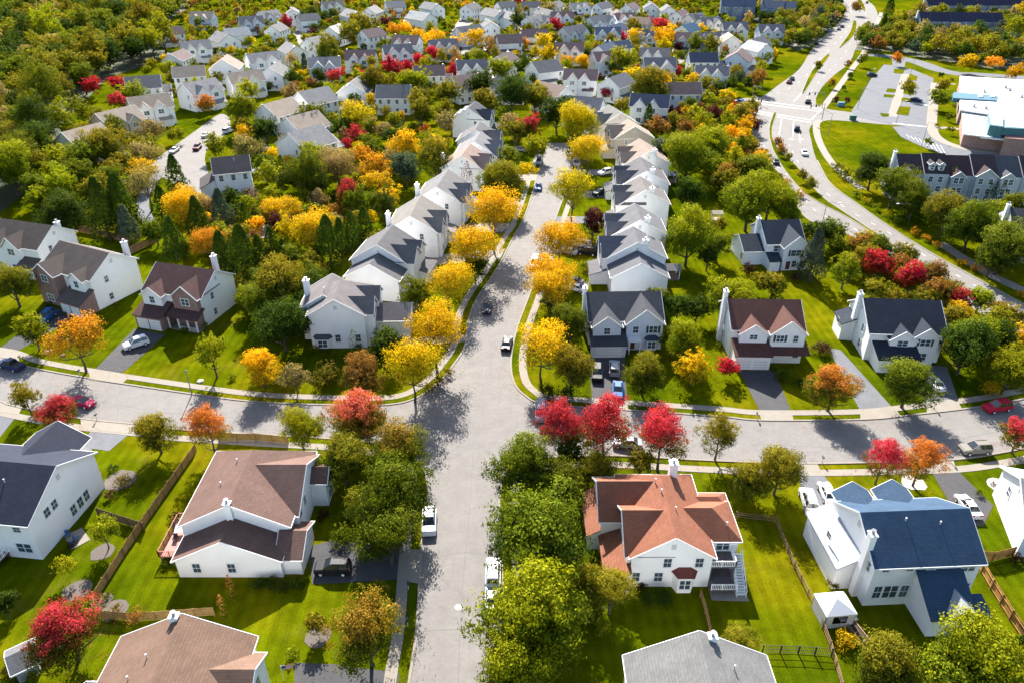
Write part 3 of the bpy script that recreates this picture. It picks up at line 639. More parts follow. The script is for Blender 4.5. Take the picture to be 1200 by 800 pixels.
# right hand group
A, B = (893, 258), (935, 257); W = rlen(A, B, 5.8, 11)
house(A, B, 11, 'parkway navy house', 'white house with navy roof, tall front gable and lean-to side wing', roof=(.04, .052, .072), wall=(.84, .86, .90), he=5.8, vols=[(W/2-5.4, W/2+.4, -8.0, .5, 5.9, .9, 'y'), (-W/2-4.6, -W/2+.5, -4.5, 4.5, 3.6, .5, 'x')], sheds=[(-W/2+.2, W/2-6.0, -8.4, -5.5, 3.6, 2.7, 'f', 'w')], chim=[(-W/2-.4, 1.0, 10.4)], doors=[(W/2-4, -8.0)], wins=[('f', W/2-2.6, 4.3, -8.0, 2.3, 1.4, True), ('f', W/2-.8, 1.6, -8.0), ('f', W/2-2.6, 1.6, -8.0), ('f', -1.5, 4.4, -5.5, 2.2, 1.4), ('l', -3, 1.6, -W/2-4.6), ('r', 0, 4.3, W/2)])
A, B = (855, 350), (936, 351); W = rlen(A, B, 5.3, 10.5)
house(A, B, 10.5, 'red-brown-roofed house', 'white house with red-brown roof, two coppery front gables and double garage', lift=1.1, roof=(.13, .06, .048), he=5.3, vols=[(-W/2+1.2, -W/2+6.2, -6.4, 0, 5.0, .75, 'y'), (W/2-6.2, W/2-.1, -6.8, .5, 5.3, .85, 'y')], sheds=[(-W/2+.3, -W/2+6.6, -9.2, -5.3, 3.7, 2.7, 'f', 'w'), (-W/2+6.6, W/2+.4, -8.4, -5.4, 3.3, 2.6, 'f', None)], garages=[(-W/2+1.9, -9.2, 2.6), (-W/2+4.9, -9.2, 2.6)], chim=[(-W/2-.4, 1.2, 10.6, .9, 1.5)], doors=[(1.5, -5.25)],
 wins=[('f', -W/2+3.7, 4.1, -6.4, 1.3, .9), ('f', W/2-4.6, 4.1, -6.8, 1.3, 1.3, True), ('f', W/2-1.8, 4.1, -6.8, .8, 1.3), ('f', W/2-1.2, 1.6, -6.8), ('l', 2, 4.2, -W/2), ('l', 0, 1.7, -W/2), ('r', 0, 4.2, W/2), ('b', 0, 4.2, 5.25)])
A, B = (1014, 349), (1100, 352); W = rlen(A, B, 5.6, 12)
house(A, B, 12, 'far right navy-roofed house', 'white house with dark navy roof, two grey front gables and a long white gable end', lift=0.5, roof=(.032, .040, .058), he=5.6, vols=[(-W/2+3.4, -W/2+7.8, -7.2, 0, 5.0, .75, 'y'), (W/2-6.0, W/2-1.4, -7.0, .3, 5.4, .85, 'y')], sheds=[(-W/2+1.0, -W/2+8.0, -10.2, -6.0, 4.0, 2.8, 'f', 'w'), (-W/2-2.4, -W/2, 1.0, 5.4, 4.6, 3.6, 'l', 'w')], garages=[(-W/2+2.8, -10.2, 2.6), (-W/2+6.0, -10.2, 2.6)], chim=[(-W/2-.4, 1.4, 10.6, 1.0, 1.5)], doors=[(3.2, -6.0)],
 wins=[('f', -W/2+5.6, 4.0, -7.2, 1.7, 1.1), ('f', W/2-3.7, 4.2, -7.0, 1.7, 1.3, True), ('f', W/2-3.7, 1.6, -7.0, 1.7, 1.4), ('f', W/2-.7, 4.2, -6.0, .9, 1.3), ('l', -2.6, 1.6, -W/2), ('l', -2.6, 4.4, -W/2), ('l', 3.2, 3.0, -W/2-2.4, 1, .9), ('r', 0, 4.2, W/2)])
# lower left: white house with navy roof
house(None, None, 14.0, 'lower left navy-roofed house', 'large white house with dark navy roof and grey garage wing at the left edge', lift=1.0, roof=(.032, .038, .06), he=5.5, pitch=.5, at=(-68.9, 77.0, -7, 17), vols=[(-3.0, 5.2, 2, 10.6, 5.0, .6, 'y')], vent=[(3, -2.5, 7.8)],
 wins=[('r', -3.7, 4.2, 8.5, 1.0, 1.3), ('r', -2.2, 4.2, 8.5, 1.0, 1.3), ('r', 0.3, 1.5, 8.5, 1, 1.6), ('r', 1.8, 1.5, 8.5, 1, 1.6), ('r', 3.2, 1.5, 8.5, 1, 1.6), ('f', 6.7, 4.2, -7, 1.0, .8), ('f', 6.6, 1.6, -7, 2.0, 1.5), ('f', 2.6, 4.2, -7, .8, .9), ('f', 0, 4.2, -7), ('f', -3, 4.2, -7), ('b', -5, 4.2, 7)])
dk = HOUSES[-1][0]
def deck(root, x0, x1, y0, y1, z, name='deck', railcol=WHITE, floorcol=(.13, .05, .05), sides='fblr', stairs=None):
    b = MB(); b.box(x0, x1, y0, y1, z-.2, z)
    for x in (x0+.15, x1-.15):
        for y in (y0+.15, y1-.15): b.box(x-.09, x+.09, y-.09, y+.09, 0, z-.2)
    d = b.build(name, M['wood'], root, floorcol); r = MB()
    E_ = {'f': ((x0, y0), (x1, y0)), 'b': ((x0, y1), (x1, y1)), 'l': ((x0, y0), (x0, y1)), 'r': ((x1, y0), (x1, y1))}
    for s_ in sides:
        p, q = (Vector(k) for k in E_[s_]); n = max(1, int((q-p).length/.22))
        r.beam((p.x, p.y, z+.95), (q.x, q.y, z+.95), .09, .09); r.beam((p.x, p.y, z+.15), (q.x, q.y, z+.15), .06, .06)
        for k in range(n+1):
            c = p.lerp(q, k/n); t = .12 if k in (0, n) or k % 8 == 0 else .05; r.box(c.x-t/2, c.x+t/2, c.y-t/2, c.y+t/2, z, z+(1.05 if t > .1 else .93))
    r.build('deck_railing', M['plain'], d, railcol); return d
deck(dk, -4.2, 4.0, -11.6, -7.02, .9, floorcol=(.10, .04, .045), sides='fr')
W31 = 7.2
# brown roofed house with red deck: ridge runs away from the drone
house(None, None, 13.8, 'red-deck house', 'white house with broad brown roof and red deck behind a wooden fence', roof=(.18, .108, .087), he=5.4, pitch=.52, at=(-35.6, 77.2, 90, 14.4),
 vols=[(-5.2, 6.6, -7.5, 0, 5.3, .55, 'y'), (1.8, 5.2, -9.6, -5, 4.6, .7, 'y'), (-W31-3.9, -W31+.4, -6.5, 6.7, 3.3, .5, 'x'), (-W31-3.4, -W31+2.8, -8.9, -6.0, 3.0, .5, 'y')], garages=[(-W31-.2, -8.9, 4.8)], chim=[(-7.3, .2, 10.2, .8, 1.1)], vent=[(-2, 3.0, 7.4), (2, 2, 8.0)], hip=(0, .6),
 wins=[('l', 4.2, 1.7, -W31-3.9, .95, 1.5), ('l', -.2, 1.7, -W31-3.9, .95, 1.5), ('f', 3.5, 3.6, -9.6, 1.8, 1.4), ('f', 3.5, 1.3, -9.6, 1.8, 1.4), ('f', -1.5, 4.2, -7.5), ('f', -3.8, 4.2, -7.5), ('b', 0, 4.1, 6.9), ('b', 3, 1.6, 6.9)])
r = HOUSES[-1][0]; deck(r, -8.5, -1.6, 6.95, 10.2, .9, railcol=(.34, .10, .07), floorcol=(.42, .20, .17), sides='blr')
house(None, None, 14.2, 'bottom brown-roofed house', 'brown-roofed house with white chimney at its peak cut by the bottom edge', roof=(.20, .125, .09), he=5.4, pitch=.5, at=(-35.2, 43.6, 90, 18.6), vols=[(1.5, 7.5, -8.6, 0, 5.2, .55, 'y')], chim=[(9.2, 0.6, 10.3, .9, 1.2)], vent=[(5, 2.0, 8.1), (3, 3.2, 7.4)], wins=[('r', -3, 4, 9.3), ('b', 4, 4, 7.1), ('f', 4.5, 4.1, -8.6, 1.8, 1.4)])
deck(HOUSES[-1][0], 1, 5.4, 7.15, 9.8, 2.6, sides='blr', floorcol=(.3, .25, .22))
# copper roofed house, ridge runs away from the drone; local x = world y
house(None, None, 9.9, 'copper-roofed house', 'white house with coppery orange hipped roofs and white rear decks with stairs', roof=(.29, .115, .068), he=5.6, pitch=.66, at=(19.6, 71.9, 90, 14.6), hip=(0, .8),
 vols=[(-7.0, 1.8, 0, 5.5, 5.5, .68, 'y', 'w'), (-1.0, 7.0, 0, 8.1, 5.4, .72, 'y', 'w'), (-4.4, 2.2, -8.9, 0, 5.4, .62, 'y', 'w', (.9, 0)), (1.6, 4.2, -9.0, -3.5, 5.0, .5, 'y', 'w', (.9, 0))],
 sheds=[(-8.4, -1.1, 5.0, 8.0, 4.0, 2.7, 'b', 'w'), (-1.1, 6.6, 8.1, 9.6, 3.8, 2.9, 'b', 'w')], chim=[(5.2, -2.0, 10.6, 1.3, 1.4)], vent=[(.5, .4, 8.7), (-2.2, -1.0, 8.2), (2.6, .8, 8.6), (-3.0, -7.5, 6.4)],
 wins=[('l', .5, 4.3, -7.3, .95, 1.5), ('l', -3.4, 4.3, -7.3, .95, 1.5), ('l', 4.2, 1.8, -7.3, .9, 1.5), ('l', 1.4, 1.8, -7.3, 1.0, 1.5), ('l', -7, 4.3, -4.4, 1.6, 1.6), ('l', -7.0, 1.6, -4.4, 1.8, 1.8), ('b', -4, 4.2, 5.5), ('f', -1, 4.2, -8.9), ('b', 3, 4.2, 8.1)])
r = HOUSES[-1][0]
bay = MB(); bay.prism([(-7.3, -.4), (-8.3, -.9), (-8.3, -2.6), (-7.3, -3.1)], .0, 2.8); bay.build('bay_window', M['siding'], r, WHITE); add_win(r, 'l', -1.75, 1.5, -8.3, 1.3, 1.5)
br_ = MB(); br_.solid([(-7.3, -.1, 2.8), (-8.55, -.7, 2.8), (-8.55, -2.8, 2.8), (-7.3, -3.4, 2.8), (-7.3, -1.0, 3.5), (-7.3, -2.5, 3.5)], [(0, 1, 4), (1, 2, 5, 4), (2, 3, 5), (0, 3, 2, 1), (0, 4, 5, 3)]); br_.build('bay_roof', M['shingle'], r, (.16, .05, .04))
deck(r, -7.0, -4.42, -8.1, -5.0, 3.2, 'upper_deck', sides='lf', floorcol=(.12, .1, .1))
deck(r, -8.6, -4.42, -8.1, -5.0, .9, 'lower_deck', sides='l', floorcol=(.14, .11, .11))
st = MB(); n = 15
for k in range(n): st.box(-5.0-k*.27, -4.7-k*.27, -9.3, -8.25, 3.1-k*.21, 3.16-k*.21)
for y in (-9.35, -8.2): st.beam((-4.6, y, 3.0), (-9.0, y, -.1), .08, .3); st.beam((-4.6, y, 4.1), (-9.0, y, 1.0), .08, .09); [st.box(-4.7-k*.6, -4.62-k*.6, y-.04, y+.04, 3.1-k*.44, 4.05-k*.43) for k in range(8)]
st.build('deck_stairs', M['white'], r); pt = MB(); pt.prism([(-9.6, -9.6), (-9.4, -5.0), (-4.4, -5.0), (-4.4, -9.0), (-2, -10.4), (-1, -9.6), (0, -10.6), (-6, -11.0)][:4], -.02, .06); pt.build('patio_slab', M['conc'], r)
# grey roof at the bottom
house(None, None, 14.6, 'bottom grey-roofed house', 'house with light grey shingle roof and white chimney cut by the bottom edge', roof=(.19, .187, .183), he=5.2, pitch=.52, at=(19.5, 42.2, 90, 17), chim=[(8.4, -1.3, 9.9, .9, 1.1)], vent=[(5.5, -3, 7.6)], wins=[('b', 4, 4, 7.3)])
# shade-blue roofed house lower right (front faces away from the drone)
house(None, None, 10.6, 'blue-roofed house', 'large white house with grey roof painted shade-blue, white chimney and gabled sunroom at lower right', lift=1.4, roof=(.048, .088, .15), he=5.7, pitch=.62, at=(49.0, 67.3, 3, 12.9),  # blue of skylit shade put into this grey roof's colour
 vols=[(-5.9, -1.6, 0, 7.4, 5.4, .68, 'y'), (-.4, 3.8, 0, 7.6, 5.4, .68, 'y')], sheds=[(-1.1, 4.0, -10.0, -5.3, 5.2, 2.8, 'f', 'w'), (4.0, 5.6, -10.0, -7.5, 3.2, 2.8, 'f', None)], chim=[(-6.8, -3.4, 9.9, .9, 1.3)], vent=[(-1.5, -1.0, 8.3), (2.6, -1.5, 8.0)],
 wins=[('f', -5.1, 4.9, -5.3, .8, .8), ('f', -2.2, 4.9, -5.3, .8, .8), ('f', -5.2, 1.9, -5.3, .95, 2.0), ('f', -3.6, 1.9, -5.3, 1.7, 2.0), ('f', -1.9, 1.9, -5.3, .95, 2.0), ('f', 5.0, 4.6, -5.3, 1.6, 1.0), ('f', 5.2, 1.9, -5.3, 1.7, 1.8), ('f', 0.4, 5.0, -5.3, .9, .7), ('l', -4.0, 4.2, -6.45, .9, 1.4), ('l', 1.2, 4.0, -9.0, .9, .9), ('r', 0, 4.2, 6.45), ('b', 5.6, 4.2, 5.3)])
r = HOUSES[-1][0]; g = MB(); roof_gable(g, 1.0, 4.0, -10.15, -6.0, 3.75, .75, 'y', .25); g.build('sunroom_gable', M['shingle'], r, (.3, .31, .33))
g = MB(); g2 = MB(); roof_shed(g, g2, -9.2, -6.45, -2.6, 6.6, 5.6, 4.0, 'l'); g.build('side_roof', M['shingle'], r, (.34, .36, .39)); g2.build('side_wall', M['siding'], r, WHITE)
# pale blue garage roof facets of the front
house(None, None, 12, 'right edge house', 'plain white-walled house cut by the right edge', roof=(.34, .33, .31), wall=(.74, .76, .80), he=5.2, pitch=.5, at=(74.6, 73.6, -16, 14), wins=[('l', 2, 4, -7.0), ('f', 3, 1.6, -6)])
# garden shed
house((10, 768), (36, 756), 3.2, 'garden shed', 'small grey garden shed with shingle roof under the pink maple', name='garden_shed', he=2.2, pitch=.5, roof=(.16, .16, .17), wall=(.30, .31, .34), wins=[], cat='shed', detail=1)
# ---------------- farther houses: ridge ends in the photo, roof, wall, front kit (0,1,2 or - for a plain side), D
FAR = """187,33 210,31 MAUVE WHITE - 9|226,14 247,14 TAN PALE 2 10|285,20 301,19 SLATE PALE 0 10|305,14 322,12 LGREY WHITE 1 10|215,49 240,47 LGREY WHITE 2 10
254,41 268,36 LGREY WHITE - 11|268,32 285,34 CREAMR WHITE - 10|152,89 181,90 GREY WHITE - 11|205,79 235,77 TAN WHITE - 10|254,69 272,66 BROWNL WHITE - 12|222,97 243,93 LGREY WHITE 1 11|277,85 294,83 TAN WHITE 2 10
297,63 315,61 LGREY WHITE 0 10|313,77 327,75 GREY WHITE - 10|157,114 189,110 TAN WHITE 2 11|119,132 150,125 TAN BEIGE 2 11|79,154 110,146 TAN CREAM - 11
352,108 381,102 LGREY WHITE - 12|405,95 426,93 GREY WHITE - 11|450,100 473,100 GREY WHITE - 11|316,121 334,116 TAN WHITE - 11|346,136 361,132 TAN WHITE - 12|350,153 364,149 LGREY WHITE - 13
384,31 400,29 CREAMR WHITE - 11|361,45 380,41 LGREY WHITE - 11|426,34 444,34 MAUVE WHITE - 10|464,41 489,42 MAUVE WHITE 2 10|456,53 474,52 SLATE WHITE 1 10|412,59 433,59 MAUVE WHITE 2 10|366,68 393,67 LGREY PALE 2 10|330,54 353,49 LGREY WHITE - 10|490,76 515,78 MAUVE WHITE - 10
381,2 397,1 GREY WHITE 0 10|336,11 350,9 GREY WHITE - 10|402,14 423,10 LGREY PALE - 10|427,9 444,7 LGREY WHITE - 10|453,2 471,1 LGREY WHITE - 10|487,20 498,9 CREAMR WHITE - 11|500,5 511,2 LGREY WHITE - 10
510,47 528,46 SLATE PALE 1 10|537,32 561,29 SLATE PALE 2 10|565,26 582,23 GREY WHITE - 10|571,13 586,9 LGREY WHITE - 10|585,2 600,2 GREY WHITE - 9|615,2 630,2 GREY WHITE - 9|618,20 637,17 LGREY WHITE 0 9|645,2 657,2 GREY WHITE - 9|651,14 667,14 MAUVE PALE 1 9
612,35 640,34 MAUVE WHITE - 9|661,32 682,29 SLATE PALE 0 10|658,50 676,50 MAUVE WHITE 1 10|587,40 606,41 MAUVE WHITE - 10|538,71 568,70 SLATE WHITE 2 10|580,64 601,63 MAUVE WHITE - 9|625,70 651,73 GREY WHITE - 11|537,88 555,88 BROWNL WHITE - 11|584,92 607,92 LGREY WHITE - 9
692,20 713,17 SLATE PALE 0 9|717,13 731,12 MAUVE WHITE - 9|723,16 740,15 MAUVE WHITE 1 9|744,20 757,21 BROWNL PALE - 9|758,4 768,3 SLATE WHITE - 9|776,7 790,6 GREY WHITE - 9|791,13 804,12 MAUVE WHITE - 9|809,17 820,15 SLATE CREAM 1 9|824,21 839,20 SLATE CREAM 0 9
700,32 725,32 BLUES PALE 0 9|713,29 731,28 BLUES WHITE - 8|745,36 764,36 BLUES PALE 1 9|798,28 815,28 BLUE WHITE - 9|795,38 820,39 MAUVE PALE 0 10|703,52 716,51 BLUES WHITE - 8|716,49 731,48 BLUES WHITE - 8|703,61 719,60 MAUVE PALE 1 10|753,56 783,57 GREY WHITE 2 9|758,68 788,68 SLATE PALE 0 10
809,62 839,62 NAVY WHITE - 10|820,77 850,78 SLATE WHITE 2 9|708,88 738,89 SLATE WHITE - 10|785,97 818,97 MAUVE PALE - 10|743,110 782,112 NAVY WHITE 2 10|831,38 848,37 SLATE PALE 0 10|850,41 862,40 TAN CREAM - 11|852,26 871,26 SLATE CREAM 0 10|894,29 913,29 SLATE PALE 1 10|876,44 900,44 SLATE WHITE - 10|885,51 892,48 CREAMR WHITE - 10|857,61 876,58 MAUVE PALE - 11
665,81 697,82 MAUVE WHITE 2 10|640,97 658,101 BROWNL WHITE - 11|673,113 697,115 SLATE WHITE 1 11|640,14 641,8 GREY WHITE - 9|672,4 686,3 LGREY WHITE 0 9|700,3 712,3 SLATE WHITE - 9|733,4 745,4 MAUVE WHITE - 9|545,5 558,4 GREY WHITE - 9|354,17 366,16 GREY WHITE - 9|317,29 329,28 GREY WHITE - 9|200,61 214,60 MAUVE WHITE - 9|600,18 601,12 LGREY WHITE - 9"""
RC = dict(MAUVE=MAUVE, TAN=TAN, SLATE=(.12, .125, .145), LGREY=LGREY, CREAMR=(.48, .44, .38), GREY=GREY, BROWNL=(.28, .20, .16), BLUES=(.07, .10, .155), BLUE=(.03, .10, .17), NAVY=(.03, .045, .085))
RN = dict(MAUVE='purplish brown', TAN='tan', SLATE='dark slate', LGREY='light grey', CREAMR='pale cream', GREY='grey', BROWNL='brown', BLUES='slate blue', BLUE='teal blue', NAVY='navy')
WC = dict(WHITE=WHITE, CREAM=CREAM, BEIGE=BEIGE, PALE=(.66, .70, .78))
farlist = []
for row_ in FAR.replace('\n', '|').split('|'):
    a, b, rc, wc, k, D = row_.split(); a = tuple(map(float, a.split(','))); b = tuple(map(float, b.split(','))); D = float(D)
    W = max(11.0, min(16.5, rlen(a, b, 5.7, D)))
    kit = {} if k == '-' else col_kit(W, D, int(k), False, 6.5)
    if k == '-' and len(farlist) % 3 == 0: kit = dict(sheds=[(-W/2, W/2-3, -D/2-2.6, -D/2, 3.4, 2.8, 'f', 'w')])
    if k == '-' and len(farlist) % 3 == 1: kit = dict(vols=[(W/2-.5, W/2+4.2, -D/2+.8, D/2-1.2, 4.2, .5, 'x')])
    tiny = (a[1]+b[1])/2 < 60
    rzz = 6.5+D*.32; ca = (G(a[0], a[1], rzz)+G(b[0], b[1], rzz))/2; dd = G(b[0], b[1], rzz)-G(a[0], a[1], rzz); turn = [0, 48, 62, 30][len(farlist) % 4] if k == '-' and (a[1]+b[1])/2 < 95 else 0
    W = max(12.0 if k == '-' else 13.0, W)*1.06; D *= 1.06
    r, *_ = house(a, b, D, None, None, he=6.5, pitch=.64, at=(ca.x, ca.y, math.degrees(math.atan2(dd.y, dd.x))+turn, W), roof=tuple(min(.5, c*1.25) for c in RC[rc]), wall=WC[wc] , detail=0 if tiny else 1, chim=[(W/2-.2 if len(farlist) % 2 else -W/2+.2, 1.2, 10.4, .75, 1.2)], backs=False, **kit)
    farlist.append((r, RN[rc], {'WHITE': 'white', 'CREAM': 'cream', 'BEIGE': 'beige', 'PALE': 'pale grey'}[wc], (a[0]+b[0])/2, (a[1]+b[1])/2))
# ---------------- townhouse rows
def townrow(A, B, n, D, he, pitch, roofs, label, detail=2, seed=1, nick=None, wall=(.44, .46, .49)):
    rz = he+D/2*pitch; a = G(*A, rz); b = G(*B, rz); W = (b-a).length; ang = math.atan2((b-a).y, (b-a).x); c = (a+b)/2
    root = empty('townhouse_row', (c.x, c.y, 0), ang); tag(root, label, 'townhouses'); u = W/n
    for i in range(n):
        x0 = -W/2+i*u; x1 = x0+u-.004; dz = .35*(i % 2) if detail > 1 else 0; wl = MB(); rf = MB(); tr = MB(); wc = [wall, tuple(q*1.15 for q in wall), tuple(q*.9 for q in wall)][i % 3]
        wall_gable(wl, x0+.002, x1, -D/2-.3*(i % 2), D/2, he+dz, pitch, 'x'); roof_gable(rf, x0+.002, x1-.002, -D/2-.3*(i % 2), D/2, he+dz, pitch, 'x', 0.0 if False else .0, trim=None)
        if detail > 1 and i % 4 == 1:
            for q in (.3, .68):
                xx = x0+u*q; wall_gable(wl, xx-.7, xx+.7, -D/2+.6, 0, he+dz+2.3, .8, 'y', z0=he); roof_gable(rf, xx-.7, xx+.7, -D/2+.6, 0, he+dz+2.3, .8, 'y', .15, trim=tr)
                add_win(root, 'f', xx, he+dz+1.35, -D/2+.6, .8, 1.3)
        elif detail > 1:
            wall_gable(wl, x0+.6, x1-.6 if i % 2 else x1-2.2, -D/2-1.0, 0, he+dz, .75, 'y'); roof_gable(rf, x0+.6, x1-.6 if i % 2 else x1-2.2, -D/2-1.0, 0, he+dz, .75, 'y', .3, trim=tr)
        w_ = wl.build('wall', M['siding'], root, wc); rr = rf.build('roof', M['shingle'], root, tuple(c*.75 for c in roofs[i % len(roofs)]))
        if tr.v and detail > 1: tr.build('roof_trim', M['white'], rr)
        pl = -D/2-(.3*(i % 2) if detail < 2 or i % 4 == 1 else 1.0)
        for z in ((he-1.3, he-4.0, 1.8) if detail > 1 else (he-1.5, he-4.2)):
            for q in ((.3, .7) if i % 2 else (.3, .52)): add_win(root, 'f', x0+u*q, z, pl, 1.1 if detail > 1 else 1.6, 1.5, near=detail > 1)
    for x in (-W/2-.3,): chimney(root, x, .5, rz+1.5, .9, 1.4)
    HOUSES.append((root, c.x, c.y, W/2, nick)); root['nick'] = nick or ''; return root
townrow((1051, 180), (1222, 185), 6, 11, 8.0, .7, [(.07, .055, .06), (.06, .05, .055), (.075, .045, .05), (.08, .055, .06), (.10, .105, .12)], 'row of blue-grey townhouses with dark roofs, white gables and dormers', nick='blue-grey townhouse row')
townrow((1184, 243), (1240, 248), 2, 11, 8.0, .6, [(.07, .07, .08)], 'end of a dark-roofed townhouse row behind trees at the right edge', nick='second townhouse row')
townrow((1077, 14), (1174, 15), 8, 12, 8.6, .7, [(.05, .05, .09)], 'long navy-roofed townhouse row in front of the school wood', 1, nick='far townhouse row', wall=(.17, .22, .32))  # walls coloured dark blue to hold the shade on their fronts
townrow((1085, -3), (1210, -3), 9, 12, 8.6, .7, [(.05, .05, .09)], 'topmost navy-roofed townhouse row with parked cars in front', 1, nick='topmost townhouse row', wall=(.17, .22, .32))  # same shade blue put into the wall colour
townrow((846, -2), (886, -1), 3, 12, 8.6, .7, [(.10, .13, .2)], 'small blue-shaded apartment row at the top edge above the wood', 1, nick='small apartment row', wall=(.15, .20, .30))  # blue shade painted into wall and roof colours
townrow((894, 0), (934, 2), 3, 12, 8.6, .7, [(.10, .13, .2)], 'blue-shaded apartment row at the top edge beside the parkway', 1, nick='apartment row by the parkway', wall=(.15, .20, .30))  # wall and roof colours carry the blue of shade, as above
# ---------------- school
def block(mb, pts, z1, z=None, z0=0): mb.prism([G(x, y, z1).xy for x, y in pts], z0, z1)
sc = empty('school_building', (G(1165, 150).x, G(1165, 150).y, 0)); sc_o = Vector(sc.location)
def sblock(name, pts, z0, z1, m, col=None, inset=0):
    mb = MB(); mb.prism([G(x, y, z1).xy-sc_o.xy for x, y in pts], z0, z1); return mb.build(name, m, sc, col)
tag(sc, 'sprawling brick school with flat white roofs and teal canopy bands', 'school')
BIG = [(1126, 90), (1192, 94), (1225, 96), (1235, 150), (1215, 152), (1200, 150), (1160, 133), (1126, 128)]
sblock('wall', BIG, 0, 5.6, M['brick']); sblock('roof', [(1125, 89.6), (1193, 93.6), (1226, 95.5), (1236, 150.5), (1215, 152.6), (1199, 150.4), (1159.6, 133.4), (1125, 128.4)], 5.6, 6.1, M['white'])
sblock('wall', [(1128, 128), (1165, 134), (1162, 160), (1130, 156)], 0, 4.6, M['brick']); sblock('roof', [(1127, 127), (1166, 133), (1163, 161), (1129, 157)], 4.6, 5.0, M['white'])
sblock('wall', [(1152, 140), (1178, 143), (1176, 163), (1150, 160)], 0, 4.2, M['brick']); sblock('roof', [(1151, 139), (1179, 142), (1177, 164), (1149, 161)], 4.2, 4.55, M['white'])
sblock('teal_band', [(1158, 133), (1176, 136), (1176, 149), (1160, 147)], 4.6, 8.3, M['plain'], (.035, .13, .15)); sblock('roof', [(1159.5, 133.5), (1175, 136.5), (1175, 147.5), (1161.5, 145.5)], 8.3, 8.4, M['white'])
sblock('wall', [(1178, 147), (1235, 150), (1235, 166), (1178, 162)], 0, 5.7, M['brick'])
sblock('teal_band', [(1177, 139), (1236, 142), (1236, 153), (1176, 150)], 5.6, 8.0, M['plain'], (.035, .13, .15)); sblock('roof', [(1178.5, 139.5), (1236, 142.5), (1236, 151.5), (1178, 148.5)], 8.0, 8.1, M['white'])
sblock('teal_roof', [(1117, 108), (1169, 112), (1168, 118), (1117, 115)], 5.0, 6.6, M['plain'], (.03, .12, .17))
for x in (1147, 1161): sblock('skylight', [(x, 109.5), (x+5, 110), (x+5, 113.5), (x, 113)], 6.6, 7.0, M['white'])
sblock('teal_canopy', [(1176, 165), (1184, 166), (1184, 170), (1176, 169)], 2.6, 3.4, M['plain'], (.03, .12, .17))
for x, y in ((1153, 104), (1178, 99), (1183, 102), (1197, 110), (1141, 121), (1155, 123)): sblock('rooftop_unit', [(x, y), (x+2.5, y), (x+2.5, y+1.6), (x, y+1.6)], 6.1, 7.2, M['metal'])
HOUSES.append((sc, sc_o.x, sc_o.y, 45, 'school building'))
